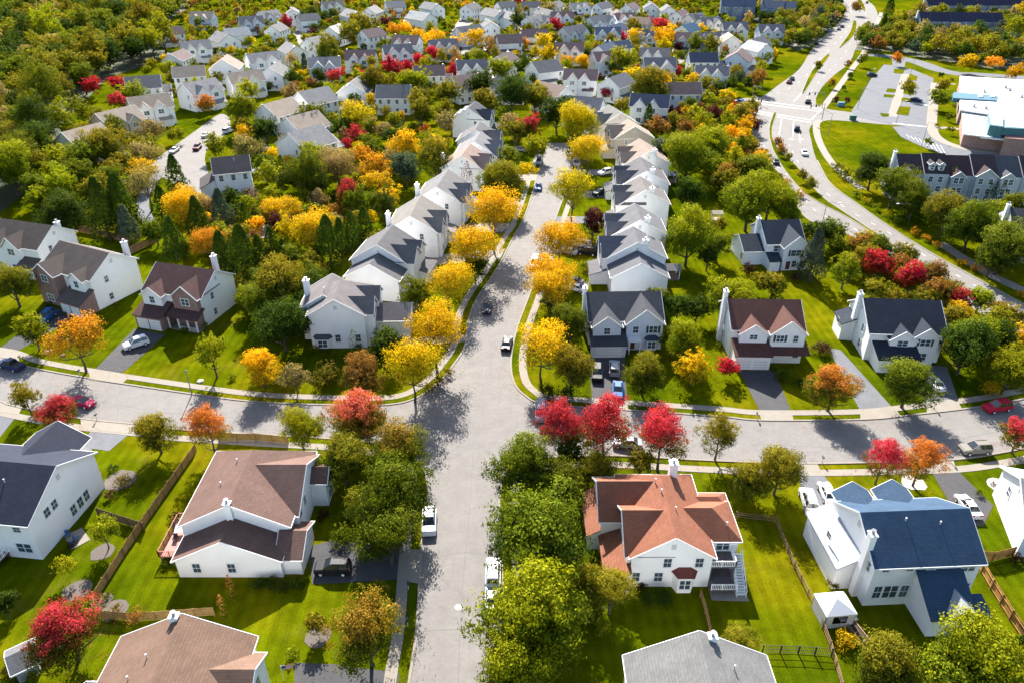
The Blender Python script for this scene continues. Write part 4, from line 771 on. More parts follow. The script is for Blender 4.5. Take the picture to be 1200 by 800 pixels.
# ================================================================ TREES
rng = np.random.default_rng(11)
def crown_mesh(name, kind, n, leaf, seed, lobes=None):
    """leaf clumps spread over the lobes of a crown; unit width, z from the crown's foot"""
    g = np.random.default_rng(seed); L = []
    if kind == 'cone':
        h = 1.65; t = g.random(n)**.9; z = .04+t*(h-.06); tier = .88+.12*np.abs(np.sin(z*13+g.random()*3))
        r = .5*np.minimum(1, (1-(z/h))*1.2+.03)**.72*tier*(1-.30*g.random(n)**2.6); a = g.random(n)*6.283; r *= 1+.16*np.sin(a*3+z*6+seed)+.10*np.sin(a*7-z*11)
        P_ = np.stack([r*np.cos(a), r*np.sin(a), z], 1); N = np.stack([np.cos(a), np.sin(a), np.full(n, .25)], 1)
    elif kind == 'pillar':
        h = 3.6; t = g.random(n); z = t*h; r = .5*np.minimum(1, (1.02-t)*3.2)**.6*(.8+.2*np.minimum(1, t*6))*(1-.25*g.random(n)**2); a = g.random(n)*6.283
        r *= 1+.08*np.sin(a*3+z*4)
        P_ = np.stack([r*np.cos(a), r*np.sin(a), z], 1); N = np.stack([np.cos(a), np.sin(a), np.full(n, .35)], 1)
    else:
        cz, rx, rz_ = {'round': (.50, .42, .46), 'oval': (.74, .38, .68), 'vase': (.44, .44, .38), 'mound': (.26, .42, .26), 'wispy': (.45, .42, .36)}[kind]
        k = lobes or {'round': 26, 'oval': 26, 'vase': 22, 'mound': 12, 'wispy': 18}[kind]
        C_ = []; 
        for i in range(k):
            u = g.normal(size=3); u /= np.linalg.norm(u); 
            if u[2] < -.8: u[2] *= -.6
            rr = g.random()**.35*.80
            p = np.array([u[0]*rx*rr, u[1]*rx*rr, cz+u[2]*rz_*rr]); s = g.uniform(.07, .21)*(1.12 if kind != 'vase' else .8)
            if kind == 'oval': s *= 1-.35*max(0, (p[2]-cz)/rz_)
            C_.append((p, s))
        C_.append((np.array([0, 0, cz]), rx*.62))
        w_ = np.array([s**2 for _, s in C_]); w_ /= w_.sum(); idx = g.choice(len(C_), n, p=w_)
        K = max(20, n//14 if n > 4000 else (n//10 if n > 2200 else n//4)); tw = g.integers(0, K, n); idx = g.choice(len(C_), K, p=w_)[tw]
        u = g.normal(size=(K, 3)); u /= np.linalg.norm(u, axis=1)[:, None]; u = u[tw]; rk = g.random(K)[tw]
        rad = np.array([C_[i][1] for i in idx])*(1.12-.50*rk**1.6); P_ = np.array([C_[i][0] for i in idx])+u*rad[:, None]*np.array([1, 1, .85])
        P_ += g.normal(size=(n, 3))*.024
        if kind in ('wispy', 'vase'): P_ += g.normal(size=(n, 3))*(.02 if kind == 'vase' else .05)
        N = u*.75+(P_-np.array([0, 0, cz*.7]))*.6
        P_[:, 2] = np.maximum(P_[:, 2], .01)
    m = float(np.abs(P_[:, :2]).max()); P_[:, :2] *= .5/np.percentile(np.hypot(P_[:, 0], P_[:, 1]), 97)
    N = N/np.maximum(1e-6, np.linalg.norm(N, axis=1))[:, None]+g.normal(size=(n, 3))*(.38 if n > 2500 else .28); N /= np.linalg.norm(N, axis=1)[:, None]
    T = np.cross(N, g.normal(size=(n, 3))); T /= np.linalg.norm(T, axis=1)[:, None]; B_ = np.cross(N, T)
    s = leaf*g.uniform(.6, 1.35, n)[:, None]; q = g.uniform(.45, .8, n)[:, None]; bend = N*s*.22
    V = np.stack([P_-T*s-bend, P_-B_*s*q, P_+T*s-bend, P_+B_*s*q], 1).reshape(-1, 3)
    return V.astype(np.float32)
def quads_mesh(name, V, hue=None):
    n = len(V)//4; me = bpy.data.meshes.new(name)
    me.vertices.add(len(V)); me.vertices.foreach_set('co', V.ravel())
    me.loops.add(len(V)); me.loops.foreach_set('vertex_index', np.arange(len(V), dtype=np.int32))
    me.polygons.add(n); me.polygons.foreach_set('loop_start', np.arange(0, len(V), 4, dtype=np.int32))
    if hue is not None:
        at = me.color_attributes.new('hue', 'FLOAT_COLOR', 'POINT'); c = np.ones((len(V), 4), np.float32); c[:, :3] = hue; at.data.foreach_set('color', c.ravel())
    me.update(calc_edges=True); return me
KIND = {'r': 'round', 'o': 'oval', 'v': 'vase', 'c': 'cone', 'p': 'pillar', 's': 'mound', 'b': 'wispy'}
FOOT = {'r': .12, 'o': .12, 'v': .24, 'c': .06, 'p': .0, 's': .0, 'b': .25}     # clear stem below the crown (in crown widths)
MID = {'r': .64, 'o': .86, 'v': .70, 'c': .80, 'p': 1.7, 's': .26, 'b': .7}     # height of the crown's visual middle
NLEAF = {'r': (21000, 5600, 1500, 220), 'o': (13000, 4500, 1400, 200), 'v': (8500, 3200, 1000, 170), 'c': (10000, 5000, 1300, 220), 'p': (3500, 1600, 600, 120), 's': (5000, 1700, 500, 90), 'b': (3000, 1400, 500, 110)}
LSZ = (.0150, .0245, .042, .110)
CR = {}
for k in KIND:
    for lod in range(4):
        for v in range((5 if lod < 2 else 3) if k in 'rov' and lod < 3 else 2):
            CR[k, lod, v] = crown_mesh('c', KIND[k], NLEAF[k][lod], LSZ[lod]*({'c': 1.15, 'p': 1.1, 'v': .95}.get(k, 1)), ord(k)*31+lod*7+v)
CM = {}
def cm(k, lod, v):
    if (k, lod, v) not in CM: me = quads_mesh('crown', CR[k, lod, v]); me.materials.append(M['leaf']); CM[k, lod, v] = me
    return CM[k, lod, v]
TR = {}
def trunk_mesh(k, v):
    if (k, v) in TR: return TR[k, v]
    g = random.Random(ord(k)+v); m = MB(); f = FOOT[k]; top = {'r': .62, 'o': .95, 'v': .62, 'c': 1.6, 'p': 2.6, 's': .2, 'b': .65}[k]
    r0 = {'c': .03, 'p': .04, 's': .02, 'v': .022}.get(k, .028); p = Vector((0, 0, -.02)); r = r0*1.25; n = 4
    for i in range(n):
        q = Vector((g.uniform(-.02, .02), g.uniform(-.02, .02), top*(i+1)/n)); r1 = r0*(1-.8*(i+1)/n)
        m.cyl(p, q, r, r1, 7); 
        if k in 'rovb' and q.z > f*.8:
            for j in range(4 if k in 'vb' else 3):
                a = g.uniform(0, 6.28); l = g.uniform(.22, .40)*(1.1 if k in 'vb' else 1); e = q+Vector((math.cos(a)*l, math.sin(a)*l, g.uniform(.12, .32)))
                mm = q.lerp(e, .55)+Vector((0, 0, -.03)); m.cyl(q, mm, r1*.6+.003, r1*.35+.003, 5); m.cyl(mm, e, r1*.35+.003, .0025, 5)
                if k in 'vb':
                    for _ in range(3): m.cyl(mm, mm+Vector((g.uniform(-.16, .16), g.uniform(-.16, .16), g.uniform(.05, .2))), .005, .002, 4)
        p = q; r = r1
    me = mesh('trunk', m.v, m.f); me.materials.append(M['bark']); TR[k, v] = me; return me
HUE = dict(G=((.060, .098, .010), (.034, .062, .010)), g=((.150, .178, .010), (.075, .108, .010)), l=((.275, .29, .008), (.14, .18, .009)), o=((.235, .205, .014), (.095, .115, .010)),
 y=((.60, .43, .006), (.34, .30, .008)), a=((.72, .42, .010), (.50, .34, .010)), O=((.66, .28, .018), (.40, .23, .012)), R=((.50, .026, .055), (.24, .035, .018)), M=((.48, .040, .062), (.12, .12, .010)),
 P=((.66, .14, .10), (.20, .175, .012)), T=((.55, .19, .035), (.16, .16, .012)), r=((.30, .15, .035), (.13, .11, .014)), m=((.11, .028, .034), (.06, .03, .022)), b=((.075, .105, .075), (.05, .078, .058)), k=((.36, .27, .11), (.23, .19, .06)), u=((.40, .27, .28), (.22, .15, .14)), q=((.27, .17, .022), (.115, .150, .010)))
TREES = []     # (px, py, w_px, shape, hue, order)
def T(s, shape=None):
    for q in s.replace('\n', ';').split(';'):
        q = q.split()
        if len(q) == 5: TREES.append((float(q[0]), float(q[1]), float(q[2]), q[3], q[4]))
T("""28 463 32 o o;67 485 44 r M;181 503 50 r o;245 503 46 o T;144 562 24 s r;131 548 14 s G;87 396 62 v O;247 412 38 o l;272 441 12 s l;306 430 42 r a;345 438 36 v k;382 441 42 s r;424 440 44 r r;417 486 68 r P;402 538 56 r o;352 503 46 r l
467 520 62 r q;462 580 78 r g;440 592 60 r o;455 622 76 r g;375 549 14 p G;389 553 14 p G;452 402 40 r G;432 393 12 s R;450 396 26 r g;416 408 13 p G;483 428 68 v y;510 392 68 v a;516 447 20 s r;505 456 16 s r;525 436 16 s r
635 405 66 v a;670 430 48 r o;640 456 26 s G;665 459 28 s G;755 437 44 r o;812 430 36 r a;853 428 27 r R;659 500 58 o M;708 500 66 o M;776 507 60 o M;700 545 50 r o;752 538 34 r o;668 530 40 r G;843 508 42 o o
612 545 68 r g;655 560 54 r g;636 620 120 r g;622 712 126 r l;606 790 92 r l;716 690 60 r o;683 676 42 r o;707 733 26 s l;880 560 46 r o;868 752 42 r o;692 652 26 s l;700 660 18 s l;780 699 26 s G;760 703 22 s G;690 715 30 r o
978 449 56 r T;1068 443 60 r g;962 407 28 s m;920 438 26 s g;937 449 16 s G;1036 535 44 o M;1082 535 48 o T;914 548 58 r o;1195 510 38 r M;1135 402 62 r G;1168 392 46 r G;1185 432 52 r l;1162 453 26 s a
76 738 78 r M;75 664 26 v l;120 622 36 v l;157 722 24 b r;124 698 14 s o;136 713 16 s r;194 661 11 s g;205 661 11 s g;212 668 11 s g;270 688 10 p r;260 711 9 p r;2 705 30 r G
446 690 22 r o;430 742 82 r q;370 732 27 r o;342 765 20 s l;360 677 11 s l;405 605 28 s l;400 628 34 s l;300 684 22 s G;316 684 22 s G;332 684 22 s G;348 684 20 s G
1140 778 108 r l;1040 786 80 r o;1196 765 36 c G;988 748 32 s a;1150 724 20 r G;1000 752 16 s r
12 330 48 r o;38 388 36 r l;120 250 38 c G;142 242 38 c G;148 262 26 c b;72 244 52 r G;180 268 32 r g;203 282 28 c G;190 240 26 c G;232 258 30 c G;259 247 30 c b;287 255 16 c G;260 298 32 c G;284 296 36 c G;242 281 42 v O;213 240 46 v a;170 215 44 b k;158 226 20 s k;205 205 26 c G
292 229 28 s u;330 243 46 v a;330 262 34 r m;346 204 24 r R;362 205 50 r g;395 190 50 v k;409 227 24 r R;366 262 50 v a;384 282 34 c G;399 279 26 c G;413 273 26 c G;427 265 26 c G;304 296 26 c G;318 286 24 c G;332 297 22 c G
325 328 58 r o;340 300 30 r g;365 322 36 r g;330 374 62 r G;302 352 44 r g;410 230 34 r M;442 208 38 v a;485 340 38 o g;525 330 52 v a;556 287 60 v a;578 250 60 v a;556 310 32 r G;547 214 14 p m;585 214 44 r o;594 218 44 r o;596 184 30 r g;618 198 24 v y;627 170 28 r l;620 147 32 r M;603 152 30 r o;676 146 48 r y;690 173 44 v y;671 222 58 v y
657 275 58 v a;645 318 54 v a;649 338 52 v a;645 355 30 s G;665 362 26 s G;695 262 32 r m;707 253 12 s g;688 312 22 s l;668 378 42 r g;810 225 34 r G;808 272 62 r l;842 288 30 r g;880 232 60 r l;850 209 30 r r;877 315 19 s m;893 330 24 r o;857 345 52 r l;818 362 32 r G;795 356 32 r G;770 345 32 r g;803 397 42 r l;785 392 26 r g
903 228 46 r l;920 238 44 r l;938 227 16 s O;958 270 34 r G;977 268 32 r g;982 288 24 r g;1005 285 28 r r;953 303 32 c b;992 315 38 r l;1031 310 34 r R;1024 336 30 r o;1070 325 33 r R;1055 308 26 r r;1100 342 36 r r;1125 350 25 r R;1118 372 38 r o;1145 388 50 r l;1170 378 40 r o;907 328 36 r o;932 325 14 s m;910 351 20 s o;988 382 16 s r;1085 350 30 r o;1050 345 26 r o
1024 195 42 r G;1050 217 42 r g;1072 226 46 r g;1110 248 46 r o;1140 262 50 r g;1180 283 62 r g;1172 248 28 r l;1165 300 40 r g;1003 227 14 s l;1015 235 14 s y;1027 243 14 s l;1040 250 14 s y;1052 258 14 s l;1072 272 14 s O;1085 279 14 s O;1098 287 14 s O;1130 308 15 s O;1143 314 15 s O;1197 345 16 s O;1165 228 8 p G;1157 226 8 p G;1173 230 8 p G;1113 218 10 p G;990 203 20 s o;1004 210 20 s l;980 196 16 s o
772 147 28 r r;778 175 36 r b;808 175 58 r l;834 170 44 r l;823 145 24 r l;816 132 22 r l;838 134 20 r m;841 153 14 c G;853 143 22 r l;858 156 20 r a;872 147 20 r a;867 168 28 r g;883 169 17 r o;872 157 18 r a;842 195 36 r l;850 210 34 r o;857 200 20 r r;882 193 38 r g;893 187 20 r a;922 213 12 s O;913 207 14 s r;904 198 12 s r;896 178 12 s r
912 168 12 r r;916 175 12 r r;924 185 11 r o;941 205 14 r o;951 214 15 r o;855 112 17 r y;888 93 22 r r;867 91 15 r b;857 98 17 r G;877 97 15 r G;870 130 24 r o;857 122 12 r R;885 105 10 s l
997 87 8 r G;996 94 5 r G;989 102 6 r G;980 117 8 r m;993 118 8 r m;975 97 10 r r;1052 68 13 r O;1065 103 18 r o;1103 112 24 r g;1106 100 16 r o;1116 93 6 s G;1134 70 22 r y;1166 73 20 v O;1192 83 19 r a;1114 136 10 r g;1114 152 9 r g;1098 147 8 s r;1103 88 8 r G;1088 167 10 r g;1161 168 16 s o;1120 124 8 s r
959 76 10 r o;995 74 9 r r;1011 70 12 r g;1004 8 14 r r;1043 8 12 c G;1035 30 11 c G;1140 5 20 r a;1180 10 14 r O;1196 11 18 r y;1100 8 16 s O;1123 8 12 s O;1153 8 14 s O;1026 40 14 r r;1030 50 18 r r
336 26 15 r R;395 48 9 r R;453 24 14 r m;459 77 26 r R;477 77 17 r R;475 86 16 r R;491 72 15 r R;507 64 17 r R;421 87 12 r R;391 90 19 r M;399 84 13 r R;360 95 9 s R;501 89 10 r R;462 33 17 v O;474 33 17 v a;489 39 19 v a;501 45 19 v a;508 41 17 v a;408 36 26 r o;423 25 28 r o;421 31 10 r G;436 74 15 o o;374 89 18 r G;384 60 36 r o;438 97 34 r o;458 98 26 r o;483 97 38 r l;343 92 19 r G;340 106 24 r k;357 75 11 c b;492 112 26 r o;354 22 17 r G;366 14 14 r G;380 19 13 r G;390 15 13 r G;369 27 11 r G;366 37 10 r m
514 63 13 r R;532 82 19 r R;516 42 12 r a;555 46 28 v a;534 46 14 v a;575 49 16 v k;590 52 15 r a;615 52 13 r O;636 48 20 r y;642 63 22 r y;628 60 15 r y;664 69 17 v a;681 72 19 v a;651 29 16 r R;642 10 18 r k;609 2 11 r R;607 22 20 r G;585 80 32 r l;613 76 24 r G;547 7 14 r a;562 97 34 r G;600 108 42 r G;526 108 32 r o;567 116 28 r o;627 91 15 r g;637 35 16 r o;650 44 15 r o;630 112 28 r o
488 118 24 o o;494 131 32 r o;475 168 38 v a;482 150 13 r g;497 152 16 r T;436 150 18 r o;452 150 13 r G;510 187 42 r o;475 198 32 r b;440 195 38 v O;565 116 24 r o;580 120 22 r g;593 132 22 r g;597 143 26 r k;366 135 38 r g;310 150 34 r G;285 128 38 r l;290 105 24 r l;288 170 36 v k;283 148 24 r o;417 135 36 v y;400 150 26 r G;416 148 17 r M;418 158 24 r M;433 150 18 r g;406 171 17 r R;366 182 34 r l;393 186 42 v k;422 180 26 v O;330 196 14 c l;387 167 10 s r
105 100 22 r R;139 97 22 r R;139 118 23 r M;153 106 30 r l;120 172 42 r o;168 178 36 v k;177 152 32 v k;99 183 38 r g;69 183 36 r l;168 198 30 v a;204 155 20 r l;170 140 13 r b;242 122 22 r T;252 167 28 r l;287 155 22 v a;212 158 10 s l
792 84 16 r R;710 106 15 r R;729 42 13 r R;744 45 19 r y;764 43 15 v a;779 38 28 v a;779 53 17 r y;795 55 13 r m;822 36 14 r y;743 30 20 r o;776 27 20 r R;762 25 9 r R;728 69 30 r l;719 80 15 r G;747 67 16 r o;738 87 22 r y;764 96 44 r o;760 88 22 r a;777 95 22 r a;815 51 20 r g;834 53 22 r o;689 37 13 r G;688 63 15 r G;683 70 15 v a;701 90 10 r m;827 91 17 r G;842 90 17 r G;842 102 17 r G;785 110 9 c G;793 110 9 c G;801 111 9 c G;809 112 9 c G;830 116 21 r l;852 112 18 r y
668 99 9 c b;676 100 9 c G;684 102 9 c b;691 103 10 c G;653 130 38 r G;627 113 32 r o;750 130 15 c G;760 138 15 c G;728 121 20 r o;711 109 16 r M;740 122 12 r G;595 150 20 r g;738 180 10 s g;812 250 20 r g;830 300 28 r G;845 262 18 r o""")
# random planting where the photo shows a continuous cover
FOOTP = [(x, y, r_) for (_, x, y, r_, _) in HOUSES]
roadpolys = [ROAD, gpx(PW), gpx(CUL), gpx(LOT)]+[gpx(b_) for b_ in BACKST]
digit = []
def wtree(px, py, w_, k):
    z = 4.0
    for _ in range(4):
        g_ = G(px, py, z); sc_ = PX(g_.x, g_.y, z)[2]; W_ = w_/sc_; z = MID[k]*W_
    return g_.x, g_.y, W_
def clear(x, y, r_, f=.8):
    for hx, hy, hr in FOOTP:
        if abs(hx-x) < hr+r_ and math.hypot(hx-x, hy-y) < hr*.78+r_*f: return False
    for p in roadpolys:
        if inside((x, y), p): return False
    return True
rr = random.Random(5)
WORLD = []    # x, y, width, shape, hue, zone
for (px, py, w_, k, h) in TREES:
    x, y, W_ = wtree(px, py, w_*(1.10 if k != 's' else 1.05), k); WORLD.append([x, y, W_, k, h, 'd'])
GRID = {}
def gadd(x, y, w_): GRID.setdefault((int(x//12), int(y//12)), []).append((x, y, w_))
def gfree(x, y, w_, f):
    for i in (-1, 0, 1):
        for j in (-1, 0, 1):
            for a, b, c in GRID.get((int(x//12)+i, int(y//12)+j), ()):
                if math.hypot(a-x, b-y) < (c+w_)*.5*f: return False
    return True
for q in WORLD: gadd(q[0], q[1], q[2])
def fill(poly_px, n, wr, hues, shapes, zone, f=.72, avoid=True, isworld=False):
    P_ = poly_px if isworld else gpx(poly_px); xs = [p[0] for p in P_]; ys = [p[1] for p in P_]; c = 0
    for _ in range(n):
        x = rr.uniform(min(xs), max(xs)); y = rr.uniform(min(ys), max(ys))
        if not inside((x, y), P_): continue
        if inside(PX(x, y)[:2], [(226, 190), (310, 186), (312, 246), (230, 250)]): continue
        w_ = rr.uniform(*wr)
        if not gfree(x, y, w_, f): continue
        if avoid and not clear(x, y, w_*.5): continue
        WORLD.append([x, y, w_, rr.choice(shapes), rr.choice(hues), zone]); gadd(x, y, w_); c += 1
    return c
fill(WOODS['west'], 7000, (10.5, 16.5), 'ooogggGGGGlok', 'rrro', 'w', .62)
fill(WOODS['north'], 4000, (6, 9.5), 'ooogGGlokb', 'rrro', 'w', .68)
fill(WOODS['school'], 4500, (6.5, 10.5), 'ooGGgglobk', 'rrro', 'w', .68)
fill([(-900, -40), (-900, -10), (1500, -10), (1500, -40)], 3500, (9, 14), 'ooogGGlo', 'rrro', 'w', .72)
fill([(-120, -12), (212, -12), (600, -12), (600, -22), (-300, -24)], 2500, (8, 12), 'oogGGlrk', 'rro', 'w', .7)
# estate gardens: far
EST = [(215, 2), (980, -4), (960, 40), (930, 62), (905, 85), (880, 110), (845, 125), (760, 128), (700, 100), (610, 120), (530, 118), (440, 130), (330, 120), (255, 110), (240, 140), (200, 120), (160, 105), (205, 60)]
fill(EST, 3800, (3.6, 6.8), 'oogggGlllloorky', 'rrro', 'e', .85)
fill([(30, 190), (110, 150), (185, 195), (160, 245), (60, 262)], 900, (7, 10), 'ooggl', 'rro', 'e', .75)
fill([(270, 190), (330, 180), (430, 170), (470, 200), (455, 260), (440, 300), (300, 310), (255, 300), (190, 270), (200, 225), (250, 232)], 900, (3.5, 7.5), 'oglGGkayr', 'rrror', 'e', .74)
fill([(380, 120), (520, 110), (540, 140), (520, 190), (450, 225), (400, 190)], 420, (4, 7.5), 'oglGGyk', 'rro', 'e', .9)
fill([(270, 300), (400, 300), (365, 400), (300, 412), (285, 380)], 320, (4, 7.5), 'ogGGl', 'rr', 'e', .7)
fill([(780, 118), (880, 128), (885, 190), (900, 215), (850, 220), (780, 165)], 420, (4, 7), 'ogloarm', 'rr', 'e', .7)
fill([(975, 282), (1060, 315), (1150, 368), (1200, 400), (1200, 440), (1130, 420), (1095, 345), (1010, 340), (965, 300)], 330, (4, 7), 'ogloar', 'rr', 'e', .7)
fill([(1040, 240), (1200, 320), (1205, 262), (1100, 235)], 300, (5, 8), 'ggGo', 'rr', 'e', .7)
fill([(840, 150), (900, 200), (870, 230), (800, 150)], 150, (4, 6), 'loar', 'rr', 'e', .7)
# a screen of garden shrubs close by houses
for (root_, hx, hy, hr, nk_) in HOUSES[:36]:
    for _ in range(7):
        a = rr.uniform(0, 6.28); d = hr*rr.uniform(.92, 1.15); x, y = hx+math.cos(a)*d, hy+math.sin(a)*d; w_ = rr.uniform(1.1, 2.4)
        if hy < 40 or not all(not inside((x, y), p) for p in roadpolys) or not gfree(x, y, w_, .8): continue
        if any(q is not root_ and math.hypot(qx-x, qy-y) < qr*.8 for (q, qx, qy, qr, _) in HOUSES[:36]): continue
        WORLD.append([x, y, w_, 's', rr.choice('gGlorrm'), 'f']); gadd(x, y, w_)
FOL = []
for q in WORLD:
    x, y, W_, k, h, zn = q; s_ = PX(x, y, MID[k]*W_); q.append(s_[2]*W_); q.append((s_[0], s_[1])); q.append(-60 < s_[0] < 1260 and -30 < s_[1] < 860)
WORLD = [q for q in WORLD if q[8] or q[3] != 's']
shr = sorted([q for q in WORLD if q[3] == 's' and q[8]], key=lambda q: -q[6])
tre = sorted([q for q in WORLD if q[3] != 's' and q[8]], key=lambda q: (-q[6]))
indiv = tre[:300]+shr[:240]; rest = tre[300:]+shr[240:]+[q for q in WORLD if not q[8]]
PLANTS = []
for q in indiv:
    x, y, W_, k, h, zn, wpx, pp, _ = q; lod = 0 if wpx > 46 else (1 if wpx > 22 else 2); nv = (5 if lod < 2 else 3) if k in 'rov' else 2; v = rr.randrange(nv)
    nm = {'c': 'evergreen_tree', 'p': 'columnar_evergreen', 's': 'shrub'}.get(k, 'maple_tree' if h in 'RMPT' else 'tree')
    root_ = empty(nm, (x, y, 0), rr.uniform(0, 6.28), W_); root_.scale = (W_*rr.uniform(.9, 1.08), W_*rr.uniform(.9, 1.08), W_*rr.uniform(.9, 1.12))
    t_ = link('trunk' if k != 's' else 'stem', trunk_mesh(k, v % 2), None, root_)
    c_ = link('crown' if k != 's' else 'foliage', cm(k, lod, v), None, root_); c_.location = (0, 0, FOOT[k])
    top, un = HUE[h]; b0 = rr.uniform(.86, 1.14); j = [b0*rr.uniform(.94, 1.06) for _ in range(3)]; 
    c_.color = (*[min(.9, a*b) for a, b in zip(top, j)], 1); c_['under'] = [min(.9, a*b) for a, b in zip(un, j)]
    PLANTS.append((root_, q))
# fallen leaves below the near autumn trees
LV = []; LH = []
for root_, q in PLANTS:
    x, y, W_, k, h = q[:5]
    if h in 'yaORMPTrq' and k in 'rov' and q[6] > 24:
        n_ = int(26*W_); g = np.random.default_rng(int(abs(x*7+y*3))); a_ = g.random(n_)*6.283; d_ = W_*(.15+.75*g.random(n_)**.8); c = np.stack([x+d_*np.cos(a_), y+d_*np.sin(a_)-.4, np.full(n_, .14)], 1)
        t = g.random(n_)*6.283; s = g.uniform(.05, .11, n_)[:, None]; e1 = np.stack([np.cos(t), np.sin(t), t*0+.1], 1)*s; e2 = np.stack([-np.sin(t), np.cos(t), t*0], 1)*s*.7
        LV.append(np.stack([c-e1, c-e2, c+e1, c+e2], 1).reshape(-1, 3)); LH.append(np.repeat(np.tile(np.array(HUE[h][0]), (n_, 1))*g.uniform(.5, 1.0, (n_, 1)), 4, 0))
me = quads_mesh('fallen_leaves', np.concatenate(LV).astype(np.float32), np.concatenate(LH)); me.materials.append(M['mass']); o = link('fallen_leaves', me); o['kind'] = 'stuff'; o['label'] = 'scattered fallen leaves below the autumn trees'
def mass(name, items, label=None):
    Vs = []; Hs = []
    for q in items:
        x, y, W_, k, h = q[:5]; wpx = q[6] if q[8] else 3
        lod = 2 if wpx > 13 else 3; nv = 3 if k in 'rov' and lod < 3 else 2
        V = CR[k, lod, rr.randrange(nv)].copy(); a = rr.uniform(0, 6.28); c, s = math.cos(a), math.sin(a)
        V[:, 2] += FOOT[k]; X = V[:, 0]*c-V[:, 1]*s; Y = V[:, 0]*s+V[:, 1]*c; Z = V[:, 2].copy(); n_ = len(V)//4
        V = np.stack([X*W_+x, Y*W_+y, Z*W_*rr.uniform(.9, 1.1)], 1)
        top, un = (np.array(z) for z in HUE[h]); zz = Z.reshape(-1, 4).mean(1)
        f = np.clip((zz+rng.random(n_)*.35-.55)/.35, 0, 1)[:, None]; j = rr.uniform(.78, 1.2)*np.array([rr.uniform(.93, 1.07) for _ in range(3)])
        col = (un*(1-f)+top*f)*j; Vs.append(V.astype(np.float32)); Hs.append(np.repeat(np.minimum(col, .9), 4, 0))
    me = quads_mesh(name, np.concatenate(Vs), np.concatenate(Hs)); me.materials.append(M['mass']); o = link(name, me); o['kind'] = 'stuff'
    if label: o['label'] = label
    return o
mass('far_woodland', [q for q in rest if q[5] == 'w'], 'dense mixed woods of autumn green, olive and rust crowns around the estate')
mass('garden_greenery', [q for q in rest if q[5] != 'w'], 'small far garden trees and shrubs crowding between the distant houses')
print('PLANTS', len(tre), len(shr), len(rest), 'indiv min px', tre[299][6] if len(tre) > 299 else None)
